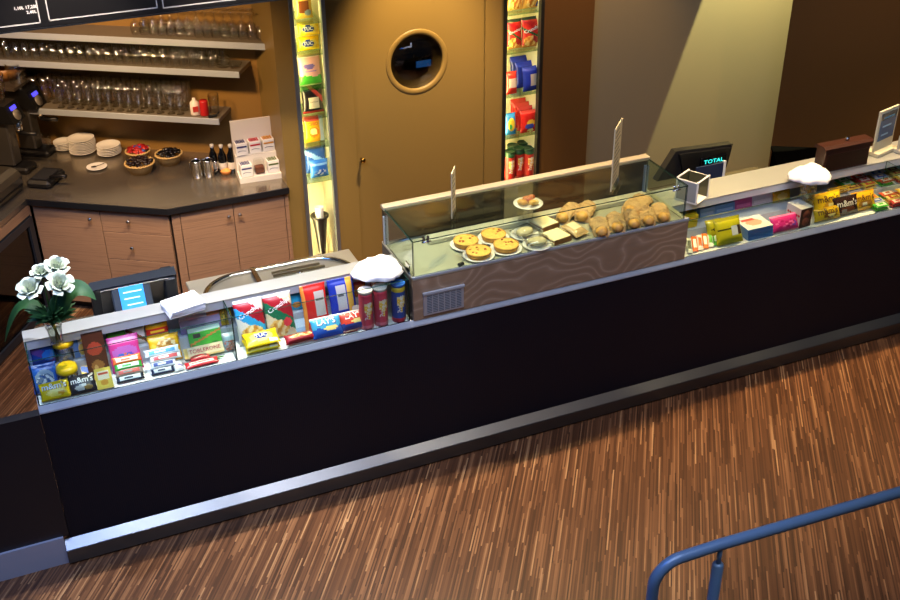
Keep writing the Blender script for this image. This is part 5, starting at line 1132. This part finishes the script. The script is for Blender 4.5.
# ================================================================ LIGHT
w=bpy.data.worlds.new('world'); SC.world=w; w.use_nodes=True; bg=w.node_tree.nodes['Background']; bg.inputs[0].default_value=(*lin('#8fa0c0'),1); bg.inputs[1].default_value=.10
def spot(n,loc,target,power,col,ang,blend=.4,r=.04):
    l=bpy.data.lights.new(n,'SPOT'); l.energy=power; l.color=lin(col); l.spot_size=math.radians(ang); l.spot_blend=blend; l.shadow_soft_size=r
    o=bpy.data.objects.new(n,l); COL.objects.link(o); o.location=loc; o.rotation_euler=(Vector(target)-Vector(loc)).to_track_quat('-Z','Y').to_euler(); return o
WARM='#ffd79a'
# ceiling spots in a row above the counter
for k,u in enumerate((-.1,.9,1.9,2.9,3.9,4.9,5.9,6.9)): spot('ceiling_spot',(u,5.3,4.0),(u,4.9,.9),CSP*(1.15,1.3,1.3,1,1,1,1,1)[k],('#eef2ff','#fff4e2','#ffeccb','#ffd596')[min(k,3)],62,.7,.03)
spot('door_spot',(2.78,6.45,3.5),(2.78,7.0,.9),DOORP,'#ffdba4',50,.8)
c1,c2=onv(700,0,VA),onv(640,165,VA); sl=(c1.x-c2.x)/(c1.z-c2.z); ux=c1.x+sl*(3.3-c1.z); print('alcove light',ux,sl)
spot('alcove_spot',(ux,VA-.14,3.3),(ux,VA-.12,0),ALCP,'#fff0b0',2*math.degrees(math.atan(sl)),.05,.015)
for a in (-1.2,-.45,.2): p_=bar(a,-.55,2.62); spot('bar_spot',p_,bar(a,.75,1.2),BARP,'#ffd09a',80,.8,.08)
spot('wall_spot',(4.0,6.4,3.6),(4.0,7.05,1.0),WALLP,'#ffc27a',70,.7)
def area(n,loc,target,size,power,col):
    l=bpy.data.lights.new(n,'AREA'); l.energy=power; l.color=lin(col); l.shape='RECTANGLE'; l.size=size[0]; l.size_y=size[1]
    o=bpy.data.objects.new(n,l); COL.objects.link(o); o.location=loc; o.rotation_euler=(Vector(target)-Vector(loc)).to_track_quat('-Z','Y').to_euler(); return o
# daylight from the high window of the foyer at the left
area('skylight',(-1.1,3.0,5.4),(-1.0,3.3,0),(2.6,1.6),WINP,'#4a8cff')
area('foyer_fill',(1.2,1.2,6.5),(1.4,3.2,0),(4.5,2.5),FOYP,'#e2e8ff')  # added soft overhead fill for the foyer floor, railing and counter front
spot('cabin_fill',(2.8,7.6,2.7),(3.0,7.9,1.5),25,'#ffe0c0',90,.5)  # added fill so the projector shows through the porthole
spot('cabinet_fill',(.35,5.35,3.5),(.45,7.1,.55),SRV,'#ffe2bd',48,.7,.06)  # pair of added fills that brighten the bar cabinets
spot('cabinet_fill',(1.3,5.35,3.5),(1.25,6.9,.55),SRV,'#ffe2bd',44,.7,.06)
for u in (2.6,4.2,5.8): spot('rail_fill',(u,3.5,4.9),(u,3.9,0),FDL,'#ffc98a',70,.9,.12)  # added fills that brighten the kick rail and warm the floor
spot('wall_spot',(6.6,5.4,3.7),(6.7,6.3,1.2),WALLP*.35,'#ffc27a',80,.8)  # added fill that lightens the brown right wall
for k,(u,tv) in enumerate(((-.02,4.9),(.75,4.9),(1.5,4.9),(2.7,4.9),(4.0,4.95),(4.75,4.95),(5.5,4.95))): spot('case_fill',(u,3.7,4.7),(u,tv,1.14),CAS*(.9,.9,.95,.6,.9,.9,.8)[k],('#dfe9ff','#eef2ff','#f6f3ff','#ffe9cc','#ffe6bd','#ffe3b6','#ffe0b0')[k],(23,23,23,30,23,23,23)[k],.5,.05)  # added narrow front fills that brighten the faces of the packs
